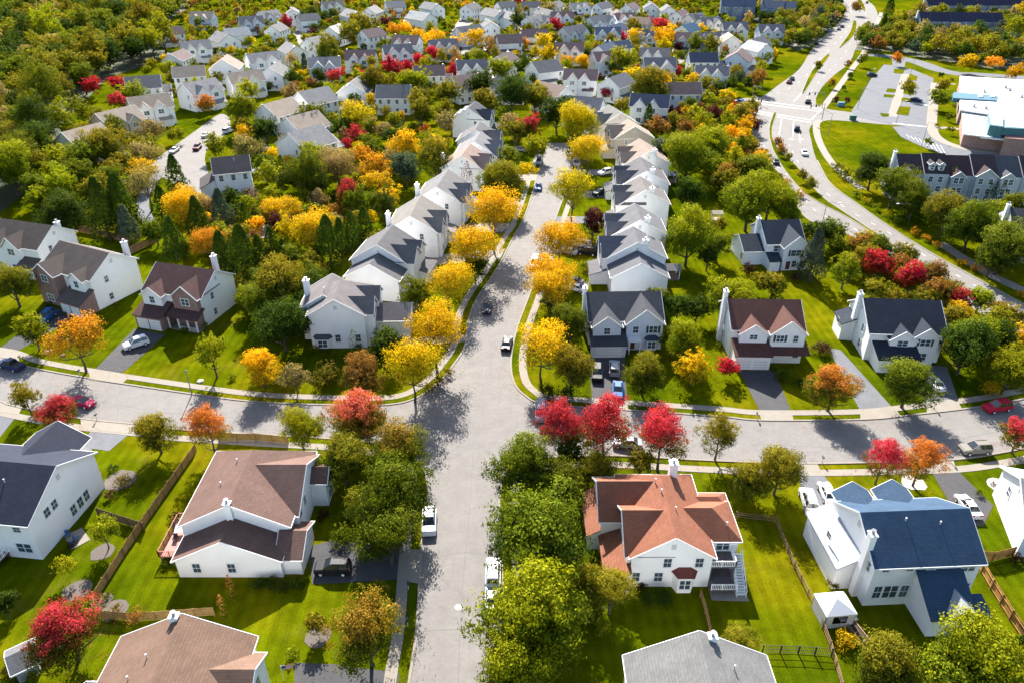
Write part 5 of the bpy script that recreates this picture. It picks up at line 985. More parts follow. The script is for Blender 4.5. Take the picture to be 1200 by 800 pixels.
# ================================================================ VEHICLES
def car_meshes(kind):
    """side profile swept across the width, tapered greenhouse; local +x is forward"""
    S = {'sedan': (4.7, 1.8, [(-2.3, .45), (-2.35, .75), (-2.2, .98), (-1.55, 1.02), (1.0, .98), (2.1, .82), (2.33, .6), (2.3, .35)], [(-1.65, 1.0), (-1.0, 1.42), (.25, 1.44), (1.1, .98)]),
         'suv': (4.7, 1.9, [(-2.3, .5), (-2.35, .9), (-2.25, 1.12), (.95, 1.12), (2.1, 1.0), (2.33, .75), (2.3, .4)], [(-2.2, 1.12), (-1.95, 1.72), (.2, 1.74), (1.05, 1.12)]),
         'van': (5.0, 1.95, [(-2.45, .5), (-2.5, 1.0), (-2.45, 1.15), (1.4, 1.12), (2.3, .95), (2.48, .7), (2.45, .4)], [(-2.42, 1.15), (-2.25, 1.85), (.7, 1.85), (1.6, 1.12)]),
         'pickup': (5.4, 1.95, [(-2.65, .55), (-2.7, .95), (-2.68, 1.12), (1.2, 1.12), (2.45, 1.05), (2.68, .8), (2.65, .45)], [(-.9, 1.12), (-.7, 1.75), (.55, 1.77), (1.25, 1.12)])}[kind]
    Lg, Wd, body, top = S; out = {}
    b = MB(); n = len(body); low = [(body[-1][0], .28), (body[0][0], .28)]; pr = body+low; m_ = len(pr); V = []
    for y, k in ((-Wd/2+.06, .97), (-Wd/2, 1), (Wd/2, 1), (Wd/2-.06, .97)):
        for x, z in pr: V.append((x*(.985 if abs(y) < Wd/2-.01 else 1), y, z if abs(y) == Wd/2 else z+(.03 if z > .8 else 0)))
    # order rows so the middle pair is widest; hood and deck bulge slightly
    rows = [0, 1, 2, 3]; Fc = []
    for r_ in range(3):
        for i in range(m_): Fc.append((r_*m_+i, r_*m_+(i+1) % m_, (r_+1)*m_+(i+1) % m_, (r_+1)*m_+i))
    V2 = []
    for ri, y in enumerate((-Wd/2, -Wd/2+.16, Wd/2-.16, Wd/2)):
        for x, z in pr: e = ri in (0, 3); V2.append((x*(.96 if e else 1), y, z-(.07 if e and z > .8 else 0)+(.05 if e and z < .3 else 0)))
    Fc += [tuple(range(m_))[::-1], tuple(range(3*m_, 4*m_))]
    b.solid(V2, Fc); out['body'] = b
    g = MB(); wi = Wd/2-.10; wt = Wd/2-.32
    def gh(scale_in, zt, ztop=0):
        V = []
        for s in (-1, 1):
            for i, (x, z) in enumerate(top): V.append((x, s*((wi if i in (0, 3) else wt)), z))
        return V
    V = gh(0, 0); g.solid(V, [(0, 1, 2, 3), (7, 6, 5, 4), (0, 4, 5, 1), (1, 5, 6, 2), (2, 6, 7, 3), (3, 7, 4, 0)]); out['glass'] = g
    r = MB(); x0, x1, zt = top[1][0]-.03, top[2][0]+.03, top[1][1]
    r.solid([(x0, -wt-.03, zt-.03), (x1, -wt-.03, zt-.02), (x1, wt+.03, zt-.02), (x0, wt+.03, zt-.03), (x0+.08, -wt+.1, zt+.05), (x1-.1, -wt+.1, zt+.05), (x1-.1, wt-.1, zt+.05), (x0+.08, wt-.1, zt+.05)], [(0, 3, 2, 1), (4, 5, 6, 7), (0, 1, 5, 4), (1, 2, 6, 5), (2, 3, 7, 6), (3, 0, 4, 7)])
    for s in (-1, 1):
        for i, j in ((0, 1), (2, 3)): r.beam((top[i][0], s*(wi if i in (0, 3) else wt), top[i][1]), (top[j][0], s*(wi if j in (0, 3) else wt), top[j][1]), .07, .07)
        xm = (top[1][0]+top[2][0])/2; r.beam((xm, s*(wt+.01), zt), (xm-.05, s*(wi+.01), 1.1), .08, .05)
        if kind in ('suv', 'van'): r.beam((x0+.2, s*(wt-.08), zt+.09), (x1-.3, s*(wt-.08), zt+.09), .05, .05)
    out['roof'] = r
    if kind == 'pickup':
        bd = MB(); bd.box(-2.5, -1.0, -.78, .78, 1.135, 1.15); out['cargo_bed'] = bd
    return out, Lg, Wd, body
CARM = {}
for kd in ('sedan', 'suv', 'van', 'pickup'):
    o_, Lg, Wd, bd_ = car_meshes(kd); d = {}
    for k, mb in o_.items():
        me = mesh(k, mb.v, mb.f); bb_ = bmesh.new(); bb_.from_mesh(me); bmesh.ops.recalc_face_normals(bb_, faces=bb_.faces); bb_.to_mesh(me); bb_.free()
        me.materials.append(M[{'body': 'carpaint', 'roof': 'carpaint', 'glass': 'carglass', 'cargo_bed': 'black'}[k]]); d[k] = me
    w_ = MB(); w_.cyl((0, -.11, 0), (0, .11, 0), .34, .34, 16); rm = MB(); rm.cyl((0, -.125, 0), (0, .125, 0), .2, .2, 10)
    d['wheel'] = mesh('wheel', w_.v, w_.f); d['wheel'].materials.append(M['black']); d['rim'] = mesh('rim', rm.v, rm.f); d['rim'].materials.append(M['lamp'])
    l = MB(); l.box(-.04, .04, -.2, .2, -.08, .08); d['headlight'] = mesh('headlight', l.v, l.f); d['headlight'].materials.append(M['lamp'])
    if 'tail' not in M: M['tail'] = mat('tail_lamp', (.35, .01, .01), .3)
    d['taillight'] = mesh('taillight', l.v, l.f); d['taillight'].materials.append(M['tail'])
    CARM[kd] = (d, Lg, Wd)
CARS = []
CC = dict(white=(.72, .72, .73), silver=(.33, .34, .36), black=(.015, .015, .018), dark=(.03, .035, .05), blue=(.02, .10, .30), red=(.42, .015, .04), pink=(.36, .012, .06), bronze=(.22, .20, .17), maroon=(.12, .02, .03), tan=(.48, .42, .33), navy=(.015, .03, .09), grey=(.18, .19, .21))
def car(px, py, tx, ty, kind, colr, label, z=.05, small=False, group=None):
    p = G(px, py, .7); q = G(tx, ty, .7); d = q-p; d_, Lg, Wd = CARM[kind]
    nm = {'sedan': 'parked_car', 'suv': 'parked_suv', 'van': 'parked_van', 'pickup': 'pickup_truck'}[kind]
    r = empty(nm, (p.x, p.y, z), math.atan2(d.y, d.x)); tag(r, label, {'sedan': 'car', 'suv': 'car', 'van': 'van', 'pickup': 'pickup truck'}[kind], group or 'vehicles parked in the streets and driveways')
    b = link('body', d_['body'], None, r, CC[colr]); link('windows', d_['glass'], None, r); link('roof', d_['roof'], None, r, CC[colr])
    if 'cargo_bed' in d_: link('cargo_bed', d_['cargo_bed'], None, r)
    for x in (-Lg*.31, Lg*.30):
        for y in (-Wd/2+.02, Wd/2-.02):
            w_ = link('wheel', d_['wheel'], None, r); w_.location = (x, y, .34)
            if not small: link('rim', d_['rim'], None, w_)
    if not small:
        for s in (-1, 1):
            h_ = link('headlight', d_['headlight'], None, r); h_.location = (Lg/2-.09, s*(Wd/2-.32), .68)
            t_ = link('taillight', d_['taillight'], None, r); t_.location = (-Lg/2+.05, s*(Wd/2-.30), .85)
    CARS.append(r); return r
for a in [(503, 611, 502, 640, 'suv', 'white', 'white car with pale windshield parked at the left kerb of the lower main street'),
 (578, 670, 579, 640, 'suv', 'white', 'white hatchback with dark rear window parked at the right kerb of the lower main street'),
 (577, 698, 578, 660, 'sedan', 'white', 'white car half hidden under the big lime-green tree by the lower main street'),
 (571, 360, 569, 372, 'sedan', 'dark', 'dark car standing alone in the middle of the main street'),
 (594, 402, 598, 385, 'sedan', 'black', 'black car parked at the right kerb just above the crossing'),
 (631, 219, 629, 230, 'sedan', 'blue', 'blue-grey car at the left kerb of the upper main street'),
 (632, 189, 629, 200, 'van', 'silver', 'pale van in tree shade at the left kerb near the top of the main street'),
 (667, 179, 672, 190, 'sedan', 'dark', 'dark car under the golden tree at the top right of the main street'),
 (675, 191, 677, 200, 'van', 'tan', 'small tan van with open front at the right kerb below the golden tree'),
 (709, 202, 700, 204, 'suv', 'white', 'white minivan in the drive of the fourth house up the right side'),
 (703, 226, 694, 228, 'suv', 'black', 'black car in the drive of the third house up the right side'),
 (611, 175, 620, 176, 'sedan', 'silver', 'silver car in the shaded drive left of the upper main street'),
 (666, 294, 655, 291, 'sedan', 'silver', 'silver car nose to the street, left of the white van and dark van'),
 (681, 286, 672, 284, 'van', 'white', 'white van in the drive above the row of three parked vehicles'),
 (688, 295, 678, 294, 'van', 'black', 'black minivan closest to the first house up the right side'),
 (672, 329, 662, 327, 'sedan', 'grey', 'grey car behind the amber trees, upper of a pair'),
 (674, 337, 664, 335, 'sedan', 'white', 'white car behind the amber trees, lower of a pair'),
 (627, 308, 624, 325, 'van', 'white', 'white van at the right kerb beside the amber trees'),
 (700, 437, 700, 455, 'suv', 'black', 'black car left of the silver one in the double driveway of the grey corner house'),
 (720, 431, 720, 415, 'suv', 'silver', 'silver car with roof rails close to the garage of the grey corner house'),
 (724, 456, 724, 470, 'sedan', 'blue', 'dark blue car behind the silver one in the driveway of the grey corner house'),
 (634, 482, 634, 500, 'van', 'silver', 'silver vehicle at the kerb left of the crimson trees at the crossing'),
 (735, 518, 720, 517, 'sedan', 'silver', 'silver car on the cross street, seen between two crimson maples'),
 (1169, 476, 1150, 479, 'suv', 'red', 'bright red car at the far kerb of the cross street on the right'),
 (1143, 525, 1125, 526, 'suv', 'bronze', 'bronze car with silver roof rails at the near kerb of the cross street'),
 (948, 585, 943, 570, 'suv', 'white', 'white car beside the shade-blue-roofed house, left of a pair'),
 (970, 577, 964, 563, 'sedan', 'white', 'white car beside the shade-blue-roofed house, right of a pair'),
 (1135, 592, 1126, 580, 'sedan', 'white', 'white sedan alone on the driveway right of the shade-blue-roofed house'),
 (1096, 448, 1086, 436, 'sedan', 'white', 'white car at the garage of the navy-roofed house with white gable end'),
 (159, 402, 146, 406, 'suv', 'white', 'white car on the driveway of the maroon-roofed house'),
 (13, 427, -4, 422, 'pickup', 'navy', 'dark blue pickup on the cross street at the left edge'),
 (96, 470, 112, 474, 'sedan', 'pink', 'dark pinkish red car parked next to the red maple on the cross street'),
 (54, 371, 44, 380, 'suv', 'blue', 'bright blue car in the driveway of the grey-brown-roofed brick-fronted house'),
 (136, 213, 124, 212, 'pickup', 'white', 'white pickup among the trees left of the side street'),
 (390, 664, 372, 664, 'suv', 'black', 'glossy black car on the dark driveway of the brown-roofed house with red deck'),
 (204, 176, 198, 180, 'sedan', 'white', 'white car at the left kerb of the side street'),
 (231, 173, 226, 178, 'suv', 'maroon', 'dark maroon car in the middle of the side street'),
 (241, 158, 248, 153, 'sedan', 'white', 'white car at the upper end of the side street'),
 (268, 153, 276, 150, 'van', 'white', 'white van right of the side street turning circle'),
 (304, 200, 314, 199, 'sedan', 'white', 'white car right of the dark-roofed house by the side street'),
 (315, 197, 325, 196, 'suv', 'black', 'black car right of the white one beside the dark-roofed house by the side street'),
 (310, 175, 320, 174, 'van', 'silver', 'silver van in a garden above the dark-roofed house by the side street'),
 (141, 181, 150, 181, 'van', 'white', 'white van between tan trees left of the side street')]:
    car(*a)
for a in [(934, 151, 934, 145, 'suv', 'black', 'black car driving on the parkway just below the junction'), (943, 179, 945, 185, 'sedan', 'white', 'white car driving on the parkway between the medians'),
 (947, 119, 955, 108, 'sedan', 'black', 'black car waiting at the stop line of the parkway junction'), (867, 119, 862, 118, 'sedan', 'blue', 'blue car on the short road west of the junction'),
 (928, 92, 934, 85, 'sedan', 'dark', 'dark blue car at the parkway kerb above the junction, upper of a pair'), (925, 96, 931, 90, 'sedan', 'maroon', 'maroon car at the parkway kerb above the junction, lower of a pair'),
 (1022, 88, 1030, 88, 'suv', 'navy', 'navy car alone in the left bay of the school car park'), (1074, 117, 1080, 118, 'sedan', 'navy', 'navy car in the right aisle of the school car park'),
 (987, 31, 992, 25, 'sedan', 'black', 'black car in the upper row at the parkway kerb near the top edge'), (983, 34, 988, 28, 'sedan', 'grey', 'grey car behind the black one at the upper parkway kerb'),
 (972, 36, 978, 31, 'suv', 'silver', 'silver car at the parkway kerb beside the orange tree'), (957, 51, 962, 45, 'suv', 'black', 'black car last in the kerbside row by the footpath loop'), (961, 47, 966, 41, 'sedan', 'white', 'white car in the kerbside row by the footpath loop'),
 (1016, 3, 1018, 8, 'sedan', 'black', 'black car on the parkway at the top edge'), (909, 189, 903, 178, 'sedan', 'dark', 'dark car on the left carriageway of the parkway below the junction'),
 (1136, 236, 1145, 238, 'suv', 'blue', 'bright blue car in front of the blue-grey townhouse row'), (1093, 7, 1099, 7, 'van', 'white', 'white van below the topmost townhouse row, leftmost'), (1110, 6, 1116, 6, 'van', 'white', 'white van below the topmost townhouse row, second from left'),
 (1144, 6, 1150, 6, 'suv', 'silver', 'silver car below the topmost townhouse row'), (1172, 6, 1178, 6, 'suv', 'white', 'white car below the topmost townhouse row, rightmost'),
 (540, 24, 545, 20, 'sedan', 'dark', 'dark car on the narrow back street beyond the fourth yellow tree group'), (546, 42, 540, 46, 'van', 'white', 'white van on the back street above the amber hedge'), (571, 61, 577, 60, 'suv', 'maroon', 'maroon car on the short back street below the orange tree'), (643, 67, 649, 67, 'sedan', 'red', 'red car beside the yellow trees in the far estate')]:
    car(*a, small=True, group='vehicles on the parkway and far roads')
# ================================================================ FENCES, POLES, GARDEN THINGS
def fence(pts, h, label, kind='board', col=(.30, .20, .11), closed=False):
    L = [G(x, y, 0).xy for x, y in pts]; o0 = L[0]; r = empty('garden_fence', (o0.x, o0.y, 0)); tag(r, label, 'fence')
    pn = MB(); k_ = 0
    for a, b in zip(L, L[1:]):
        n = max(1, round((b-a).length/2.4)); d = (b-a).normalized(); nr = Vector((-d.y, d.x))
        for i in range(n+1):
            p = a.lerp(b, i/n)-o0
            if i == n and (b-L[-1]).length > .01: continue
            ps = MB(); ps.box(-.06, .06, -.06, .06, 0, h+.08); m_ = ps.build('post', M['wood' if kind != 'metal' else 'plain'], r, tuple(c*.8 for c in col)); m_.location = (p.x, p.y, 0); m_.rotation_euler = (0, 0, math.atan2(d.y, d.x))
        A = a-o0; B = b-o0
        if kind == 'board':
            m = max(1, int((b-a).length/.16))
            for i in range(m):
                p = A.lerp(B, (i+.5)/m)+nr*.075; hh = h-.06*random.random(); q = d*.068; t = nr*.012
                V = [(p-q-t).to_3d(), (p+q-t).to_3d(), (p+q+t).to_3d(), (p-q+t).to_3d()]; V = [(v.x, v.y, .05) for v in V]+[(v.x, v.y, hh) for v in V]
                pn.solid(V, [(4, 5, 6, 7), (0, 1, 5, 4), (1, 2, 6, 5), (2, 3, 7, 6), (3, 0, 4, 7)])
            for z in (.35, h-.35): pn.beam((A.x, A.y, z), (B.x, B.y, z), .05, .09)
        elif kind == 'rail':
            for z in (.35, .75, 1.1): pn.beam((A.x, A.y, z), (B.x, B.y, z), .05, .11)
        else:
            m = max(1, int((b-a).length/.2))
            for i in range(m): p = A.lerp(B, (i+.5)/m); pn.beam((p.x, p.y, .05), (p.x, p.y, h), .025, .025)
            for z in (.12, h*.5, h-.05): pn.beam((A.x, A.y, z), (B.x, B.y, z), .04, .05)
    pn.build('fence_panel', M['wood' if kind != 'metal' else 'plain'], r, col); return r
fence([(92, 272), (128, 279), (152, 287)], 1.8, 'brown board fence behind the grey-brown-roofed brick-fronted house', col=(.34, .19, .10))
fence([(150, 300), (166, 292), (180, 286)], 1.8, 'short brown board fence joining the long one behind the brick-fronted house', col=(.28, .15, .09))
fence([(230, 528), (190, 585), (152, 640), (112, 703), (110, 724), (160, 728), (252, 721)], 1.5, 'long brown board fence running diagonally across the lower left gardens', col=(.33, .20, .07))
fence([(257, 517), (300, 516), (338, 520)], 1.5, 'brown fence along the pavement behind the brown-roofed house with red deck', col=(.33, .20, .07))
fence([(116, 605), (170, 622)], 1.6, 'short dark board fence beside the navy-roofed house at lower left', col=(.20, .13, .06))
fence([(908, 612), (930, 665), (955, 715), (972, 758), (986, 806)], 1.15, 'split rail fence between the two large lower right lawns', 'rail', (.30, .17, .08))
fence([(893, 764), (935, 765), (974, 768)], 1.3, 'black metal fence closing the lawn at the bottom right', 'metal', (.03, .025, .02))
fence([(1138, 652), (1160, 690), (1182, 726), (1202, 756)], 1.8, 'tall orange-brown board fence right of the shade-blue-roofed white house', col=(.46, .24, .06))
fence([(1140, 656), (1162, 658), (1186, 652)], 1.8, 'short orange-brown board fence below the white house at the right edge', col=(.46, .24, .06))
fence([(862, 607), (908, 612)], 1.3, 'low brown fence behind the lawn right of the copper-roofed house', 'rail', (.26, .15, .08))
fence([(820, 699), (826, 718), (831, 742)], 1.3, 'narrow brown fence below the decks of the copper-roofed house', col=(.40, .24, .10))
fence([(456, 146), (470, 149), (474, 143)], 1.6, 'grey board fence around the lawn below the grey far house', col=(.22, .20, .17))
def lamp(bx, by, h, dx, dy, label, arm=True, name='street_lamp'):
    b = G(bx, by); r = empty(name, b); tag(r, label, 'street lamp', 'street lamps'); m = MB(); m.cyl((0, 0, 0), (0, 0, h), .11, .06, 8); m.build('pole', M['metal'], r)
    if arm:
        t = G(dx, dy, h+.4)-b; a = MB(); a.cyl((0, 0, h-.05), (t.x, t.y, h+.4), .05, .04, 6); a.build('arm', M['metal'], r)
        hd = MB(); d = t.xy.normalized(); hd.beam((t.x-d.x*.2, t.y-d.y*.2, h+.42), (t.x+d.x*.7, t.y+d.y*.7, h+.46), .32, .16); hd.build('lamp_head', M['lamp'], r)
    else: hd = MB(); hd.cyl((0, 0, h), (0, 0, h+.35), .16, .2, 8); hd.cyl((0, 0, h+.35), (0, 0, h+.5), .22, .05, 8); hd.build('lamp_head', M['metal'], r)
lamp(225, 462, 4.6, 0, 0, 'slim post lamp on the far pavement of the left cross street', False)
lamp(964, 261, 5.6, 983, 238, 'tall street lamp with long arm left of the parkway curve'); lamp(1064, 262, 5.6, 1053, 239, 'tall street lamp with arm on the right verge of the parkway, before the townhouses')
for x, y, l in ((1005, 128, 'left side of the school car park'), (1050, 145, 'lower edge of the school car park'), (1067, 88, 'top of the school car park'), (1080, 172, 'lower school parking loop'), (970, 160, 'path bend below the junction'), (1015, 104, 'left bay of the school car park')):
    tp_ = PX(G(x, y).x, G(x, y).y, 8.4); lamp(x, y, 8, tp_[0]+4, tp_[1]+.4, 'tall grey lamp pole at the '+l)
def signal(bx, by, tx, ty, label):
    b = G(bx, by); r = empty('traffic_signal', b); tag(r, label, 'traffic signal', 'traffic signals at the junction'); m = MB(); m.cyl((0, 0, 0), (0, 0, 6.3), .14, .1, 8); m.build('pole', M['metal'], r)
    t = G(tx, ty, 6.2)-b; a = MB(); a.cyl((0, 0, 6), (t.x, t.y, 6.2), .09, .05, 6); a.build('mast_arm', M['metal'], r)
    for f in (.6, .95):
        hd = MB(); hd.box(-.2, .2, -.15, .15, 5.5, 6.6); q = hd.build('signal_head', M['black'], r); q.location = (t.x*f, t.y*f, -.3)
signal(963, 127, 948, 109, 'traffic signal with long arm at the right corner of the junction'); signal(881, 118, 893, 103.5, 'traffic signal at the upper left corner of the junction')
signal(881, 131, 893, 117, 'traffic signal at the lower left corner of the junction'); signal(963, 141, 950, 124, 'traffic signal at the lower right corner of the junction')
def mailbox(x, y, label):
    b = G(x, y); r = empty('mailbox', b, rr.uniform(-.3, .3)); tag(r, label, 'mailbox', 'kerbside mailboxes'); m = MB(); m.box(-.05, .05, -.05, .05, 0, 1.05); m.build('post', M['plain'], r, (.5, .48, .45))
    k = MB(); k.box(-.13, .13, -.28, .28, 1.05, 1.2); k.cyl((0, -.28, 1.2), (0, .28, 1.2), .13, .13, 10); k.build('box', M['plain'], r, (.02, .02, .025))
for x, y, l in ((114, 492, 'black mailbox at the apron of the navy-roofed house at lower left'), (479, 690, 'black mailbox by the dark driveway left of the main street'), (478, 733, 'black mailbox by the pavement at lower left of the main street'), (94, 440, 'black mailbox left of the driveway of the maroon-roofed house'),
 (963, 542, 'black mailbox in front of the shade-blue-roofed house'), (1113, 541, 'black mailbox behind the bronze car'), (1094, 479, 'black mailbox near the navy-roofed house with white gable end'), (645, 263, 'black mailbox halfway up the right kerb of the main street'), (636, 200, 'black mailbox high on the left kerb of the main street'), (744, 481, 'black mailbox by the driveway of the grey corner house'), (886, 490, 'black mailbox by the driveway of the red-brown-roofed house')): mailbox(x, y, l)
# white garden pavilion
b = G(974, 722); r = empty('garden_pavilion', b, R(6)); tag(r, 'white fabric garden pavilion with pointed roof beside the rail fence', 'pavilion')
m = MB(); m.solid([(-1.9, -1.7, 2.3), (1.9, -1.7, 2.3), (1.9, 1.7, 2.3), (-1.9, 1.7, 2.3), (0, 0, 3.3), (-1.9, -1.7, 2.1), (1.9, -1.7, 2.1), (1.9, 1.7, 2.1), (-1.9, 1.7, 2.1)], [(0, 1, 4), (1, 2, 4), (2, 3, 4), (3, 0, 4), (0, 5, 6, 1), (1, 6, 7, 2), (2, 7, 8, 3), (3, 8, 5, 0), (5, 8, 7, 6)]); m.build('canopy', M['plain'], r, (.80, .78, .78))
m = MB()
for x in (-1.75, 1.75):
    for y in (-1.55, 1.55): m.box(x-.06, x+.06, y-.06, y+.06, 0, 2.1)
m.build('frame', M['metal'], r)
for (x0, x1, y0, y1) in ((-1.7, -.9, -1.62, -1.58), (.9, 1.7, -1.62, -1.58), (-1.82, -1.78, -1.5, 1.5), (1.78, 1.82, -1.5, 1.5), (-1.7, 1.7, 1.58, 1.62)):
    m = MB(); m.box(x0, x1, y0, y1, .05, 2.1); m.build('curtain', M['plain'], r, (.76, .70, .70))
m = MB(); m.box(-.9, .9, -1.62, -1.58, .05, .75); m.build('lower_curtain', M['plain'], r, (.74, .68, .68))
def shelter(x, y, w_, d, h, label, rc, rz=0):
    b = G(x, y); r = empty('garden_shelter', b, rz); tag(r, label, 'shelter'); m = MB(); roof_gable(m, -w_/2, w_/2, -d/2, d/2, h, .45, 'x', .25); m.build('roof', M['shingle'], r, rc)
    for sx in (-1, 1):
        for sy in (-1, 1): q = MB(); q.box(-.09, .09, -.09, .09, 0, h); o = q.build('post', M['white'], r); o.location = (sx*(w_/2-.1), sy*(d/2-.1), 0)
    q = MB(); q.box(-w_/2, w_/2, -d/2, d/2, 0, .35); q.build('deck_floor', M['wood'], r, (.3, .2, .15))
shelter(785, 325, 3.6, 3.2, 2.6, 'grey-roofed garden shelter beside the first right-row house', (.2, .19, .19)); shelter(839, 258, 2.4, 2.2, 2.2, 'small cream-roofed garden shelter on the lawn behind the right row', (.5, .42, .33))
shelter(785, 213, 3, 3, 2.5, 'bluish garden shelter behind the third right-row house', (.2, .24, .32))
def table(x, y, label, col, l=2.4, w_=1.0, h=.72, rz=0):
    b = G(x, y); r = empty('garden_table', b, rz); tag(r, label, 'table'); m = MB(); m.box(-l/2, l/2, -w_/2, w_/2, h-.07, h); m.build('table_top', M['plain'], r, col)
    for sx in (-1, 1):
        for sy in (-1, 1): q = MB(); q.box(-.04, .04, -.04, .04, 0, h-.07); o = q.build('leg', M['plain'], r, tuple(c*.7 for c in col)); o.location = (sx*(l/2-.15), sy*(w_/2-.12), 0)
table(991, 726, 'pale garden table right of the white pavilion', (.62, .60, .55), 2.2, 1.3, .72, .1)
def planter(x, y, label, l, w_, h, col, rz=0):
    b = G(x, y); r = empty('planter_box', b, rz); tag(r, label, 'planter'); m = MB()
    for q in ((-l/2, l/2, -w_/2, -w_/2+.1), (-l/2, l/2, w_/2-.1, w_/2), (-l/2, -l/2+.1, -w_/2+.1, w_/2-.1), (l/2-.1, l/2, -w_/2+.1, w_/2-.1)): m.box(*q, 0, h)
    m.build('box', M['plain'], r, col); s = MB(); s.box(-l/2+.1, l/2-.1, -w_/2+.1, w_/2-.1, 0, h-.12); s.build('soil', M['mulch'], r, (.05, .035, .025))
planter(1005, 743, 'brown raised planter box below the pavilion', 1.2, 2.6, .55, (.34, .20, .15), .25); planter(972, 660, 'reddish raised planter box along the white side of the shade-blue-roofed house', 1.0, 2.8, .5, (.42, .22, .20), .2)
def bench(x, y, rz, label, col):
    b = G(x, y); r = empty('patio_chair', b, rz); tag(r, label, 'chair', 'patio chairs'); m = MB(); m.box(-.3, .3, -.3, .3, .38, .45); m.build('seat', M['plain'], r, col); m = MB(); m.box(-.3, .3, .26, .32, .45, .95); m.build('backrest', M['plain'], r, col)
    for sx in (-1, 1):
        for sy in (-1, 1): q = MB(); q.box(-.03, .03, -.03, .03, 0, .38); o = q.build('leg', M['plain'], r, col); o.location = (sx*.25, sy*.25, 0)
# patio group of the navy house at lower left
sheet('patio', [(p.x, p.y) for p in (G(75, 628), G(96, 618), G(106, 632), G(84, 644))], .06, M['conc'])
for x, y, rz, l in ((80, 628, .4, 'blue patio chair closest to the wall of the navy-roofed house at lower left'), (90, 632, 1.9, 'blue patio chair in the middle of the small patio at lower left'), (86, 638, 3.0, 'blue patio chair nearest the lawn on the small patio at lower left')): bench(x, y, rz, l, (.05, .12, .22))
# deck furniture of the brown roofed house
dz = .9
def on_deck(fn, x, y, z, *a):
    fn(x, y, *a); o = [q for q in C.objects if q.type == 'EMPTY'][-1]; w_ = G(x, y, z); o.location = w_; return o
table(214, 622, 'round white table with chairs on the red deck', (.70, .66, .62), 1.5, 1.1, .72, .2)
last = [q for q in bpy.data.objects if q.name.startswith('garden_table')][-1]; last.location = G(213, 624, dz)
for i, (x, y, l) in enumerate(((206, 632, 'dark chair at the lower end of the red deck'), (207, 618, 'dark chair left of the white table on the red deck'), (214, 612, 'dark chair above the white table on the red deck'))):
    bench(x, y, 1.2*i, l, (.08, .06, .06)); last = [q for q in bpy.data.objects if q.name.startswith('patio_chair')][-1]; last.location = G(x, y, dz)
def boulder(x, y, s, label, col=(.55, .52, .46)):
    b = G(x, y); bm_ = bmesh.new(); bmesh.ops.create_icosphere(bm_, subdivisions=2, radius=s)
    for v in bm_.verts: v.co *= rr.uniform(.86, 1.08); v.co.z *= .5
    me = bpy.data.meshes.new('garden_boulder'); bm_.to_mesh(me); bm_.free(); o = link('garden_boulder', me, M['mulch'], None, col); o.location = (b.x, b.y, s*.2); tag(o, label, 'boulder')
boulder(235, 447, .6, 'pale boulder left of the tall pear tree on the front lawn'); boulder(51, 526-12, .7, 'pale flat boulder on the lawn under the red maple at left')
boulder(57, 413, .9, 'tan boulder beside the orange tree at left', (.42, .36, .28)); boulder(74, 417, .6, 'smaller reddish boulder under the orange tree at left', (.40, .28, .22))
# bins
b = G(999, 141); r = empty('utility_cabinet', b); tag(r, 'dark green utility cabinet on the verge of the school road', 'utility box'); m = MB(); m.box(-1.1, 1.1, -.6, .6, 0, 1.7); m.build('cabinet', M['plain'], r, (.02, .10, .08)); m = MB(); m.box(-1.2, 1.2, -.7, .7, 1.7, 1.8); m.build('lid', M['plain'], r, (.03, .13, .10))
b = G(985, 125); r = empty('utility_cabinet', b); tag(r, 'rounded blue-green utility cabinet between two dark shrubs near the junction', 'utility box'); m = MB(); m.box(-1.5, 1.5, -.8, .8, 0, 1.3); m.prism([(-1.3, -.6), (1.3, -.6), (1.3, .6), (-1.3, .6)], 1.3, 1.7); m.build('cabinet', M['plain'], r, (.10, .22, .26)); m = MB(); m.box(-.02, .02, -.83, -.8, .1, 1.2); m.build('door_seam', M['black'], r)
def flag(x, y, rz, label):
    b = G(x, y); r = empty('house_flag', b, rz); tag(r, label, 'flag'); m = MB(); m.cyl((0, 0, 0), (0, 0, 2.6), .03, .03, 6); m.build('pole', M['white'], r)
    for k in range(7):
        m = MB(); z = 2.5-k*.11; V = []
        for i in range(7): V += [(.05+i*.2, .05*math.sin(i*1.3), z-.11), (.05+i*.2, .05*math.sin(i*1.3), z)]
        i0 = 2 if k < 4 else 0
        for i in range(i0, 6): m.solid([V[2*i], V[2*i+2], V[2*i+3], V[2*i+1], (V[2*i][0], V[2*i][1]+.01, V[2*i][2]), (V[2*i+2][0], V[2*i+2][1]+.01, V[2*i][2]), (V[2*i+3][0], V[2*i+3][1]+.01, V[2*i+3][2]), (V[2*i+1][0], V[2*i+1][1]+.01, V[2*i+1][2])], [(0, 1, 2, 3), (7, 6, 5, 4), (3, 2, 6, 7), (0, 4, 5, 1)])
        m.build('flag_stripe', M['plain'], r, (.5, .02, .03) if k % 2 == 0 else (.8, .8, .8))
    m = MB(); m.box(.05, .46, -.02, .05, 2.06, 2.5); m.build('flag_canton', M['plain'], r, (.02, .04, .2))
flag(333, 797, .3, 'striped red and white flag with blue corner at the bottom by the tan-brown-roofed house'); flag(696, 618, .2, 'striped flag with blue corner on the dark left side of the copper-roofed house')
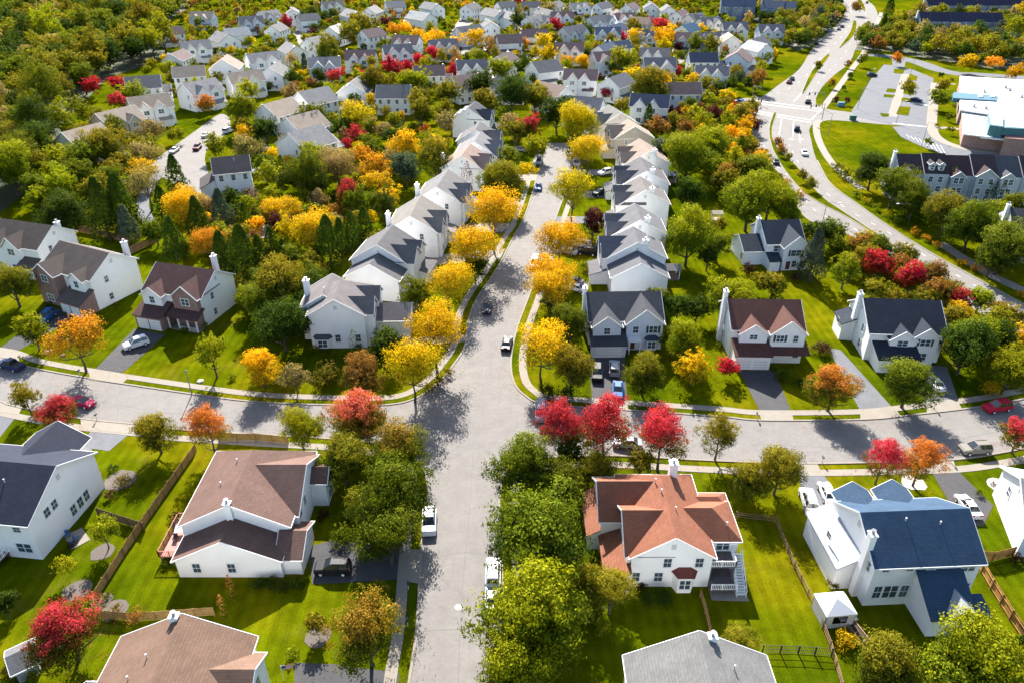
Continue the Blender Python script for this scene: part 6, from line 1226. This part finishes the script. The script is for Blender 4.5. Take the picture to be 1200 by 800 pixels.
# ================================================================ LABELS
ORD = 'first second third fourth fifth sixth seventh eighth ninth tenth eleventh twelfth'.split()
def ordw(i): return ORD[i] if i < len(ORD) else {13: '13th'}.get(i+1, f'{i+1}th')
def zone(px, py):
    if px < 330: return 'beside the left wood' if py > 70 else 'by the upper left wood'
    if px < 480: return 'above the side street gardens' if py >= 85 else ('in the upper left estate' if py >= 35 else 'at the top left edge')
    if px < 650: return 'beyond the main street top' if py >= 60 else ('in the middle far estate' if py >= 25 else 'at the top centre edge')
    if px < 790: return 'behind the upper right row' if py >= 80 else ('in the right far estate' if py >= 40 else 'right of top centre')
    if px < 960: return 'near the parkway junction' if py >= 50 else 'between top wood and parkway'
    return 'around the school'
bk = {}
for (r, rn, wn, px, py) in farlist:
    bk.setdefault((zone(px, py), rn, wn), []).append((px, py, r))
for (zn, rn, wn), L in bk.items():
    L.sort(key=lambda t: (t[0], t[1])); rn_ = rn.replace(' ', '-')
    for i, (px, py, r) in enumerate(L):
        tag(r, f'{wn} house with {rn} roof, the only such one {zn}' if len(L) == 1 else f'{ordw(i)} from left of the {rn_}-roofed {wn} houses {zn}', 'house', 'houses of the estate')
for (r, x, y, rad, nk) in HOUSES:
    if r.get('category') == 'house' and not r.get('group'): r['group'] = 'houses of the estate'
    if 'nick' in r: del r['nick']
HW = dict(G='dark green', g='green', l='lime green', o='olive green', y='golden yellow', a='amber', O='orange', R='bright red', M='crimson-topped', P='pink-red', T='orange-red', r='rusty brown', m='maroon', b='blue-green', k='tan', u='pinkish grey', q='rust-topped green')
SW_ = dict(r='round {} tree', o='tall oval {} tree', v='airy {} tree', c='conical {} evergreen', p='slim columnar {} evergreen', s='{} shrub', b='wispy {} tree')
CAT = dict(r='tree', o='tree', v='tree', b='tree', c='evergreen tree', p='evergreen tree', s='shrub')
LM = [(PX(x, y, 4)[:2], nk, rad) for (r, x, y, rad, nk) in HOUSES if nk and nk not in ('school building',) and 'topmost' not in nk and 'apartment' not in nk]
keyed = {}
for root_, q in PLANTS:
    px, py = q[7]; k, h = q[3], q[4]
    best = min(LM, key=lambda l: math.hypot(l[0][0]-px, (l[0][1]-py)*1.2)); d = math.hypot(best[0][0]-px, best[0][1]-py)
    if py > 120 and d < 130 and not (px > 955 and py < 160):
        dx, dy = px-best[0][0], py-best[0][1]
        rel = ('left of' if dx < 0 else 'right of') if abs(dx) > abs(dy)*1.1 else ('behind' if dy < 0 else 'in front of')
        place = f'{rel} the {best[1]}'
    else:
        place = zone(px, py) if py < 160 else ('along the left wood' if px < 330 else ('beside the upper parkway' if px > 780 else 'in the middle gardens'))
    keyed.setdefault((SW_[k].format(HW[h]), place, CAT[k]), []).append((px, py, root_))
for (ds, place, ct), L in keyed.items():
    L.sort(key=lambda t: (t[0], t[1]))
    for i, (px, py, r) in enumerate(L):
        tag(r, f'{ds} {place}' if len(L) == 1 else f'{ordw(i)} from left of the {ds}s {place}', ct, {'tree': 'garden and street trees', 'evergreen tree': 'evergreens of the gardens', 'shrub': 'shrubs of the gardens'}[ct])
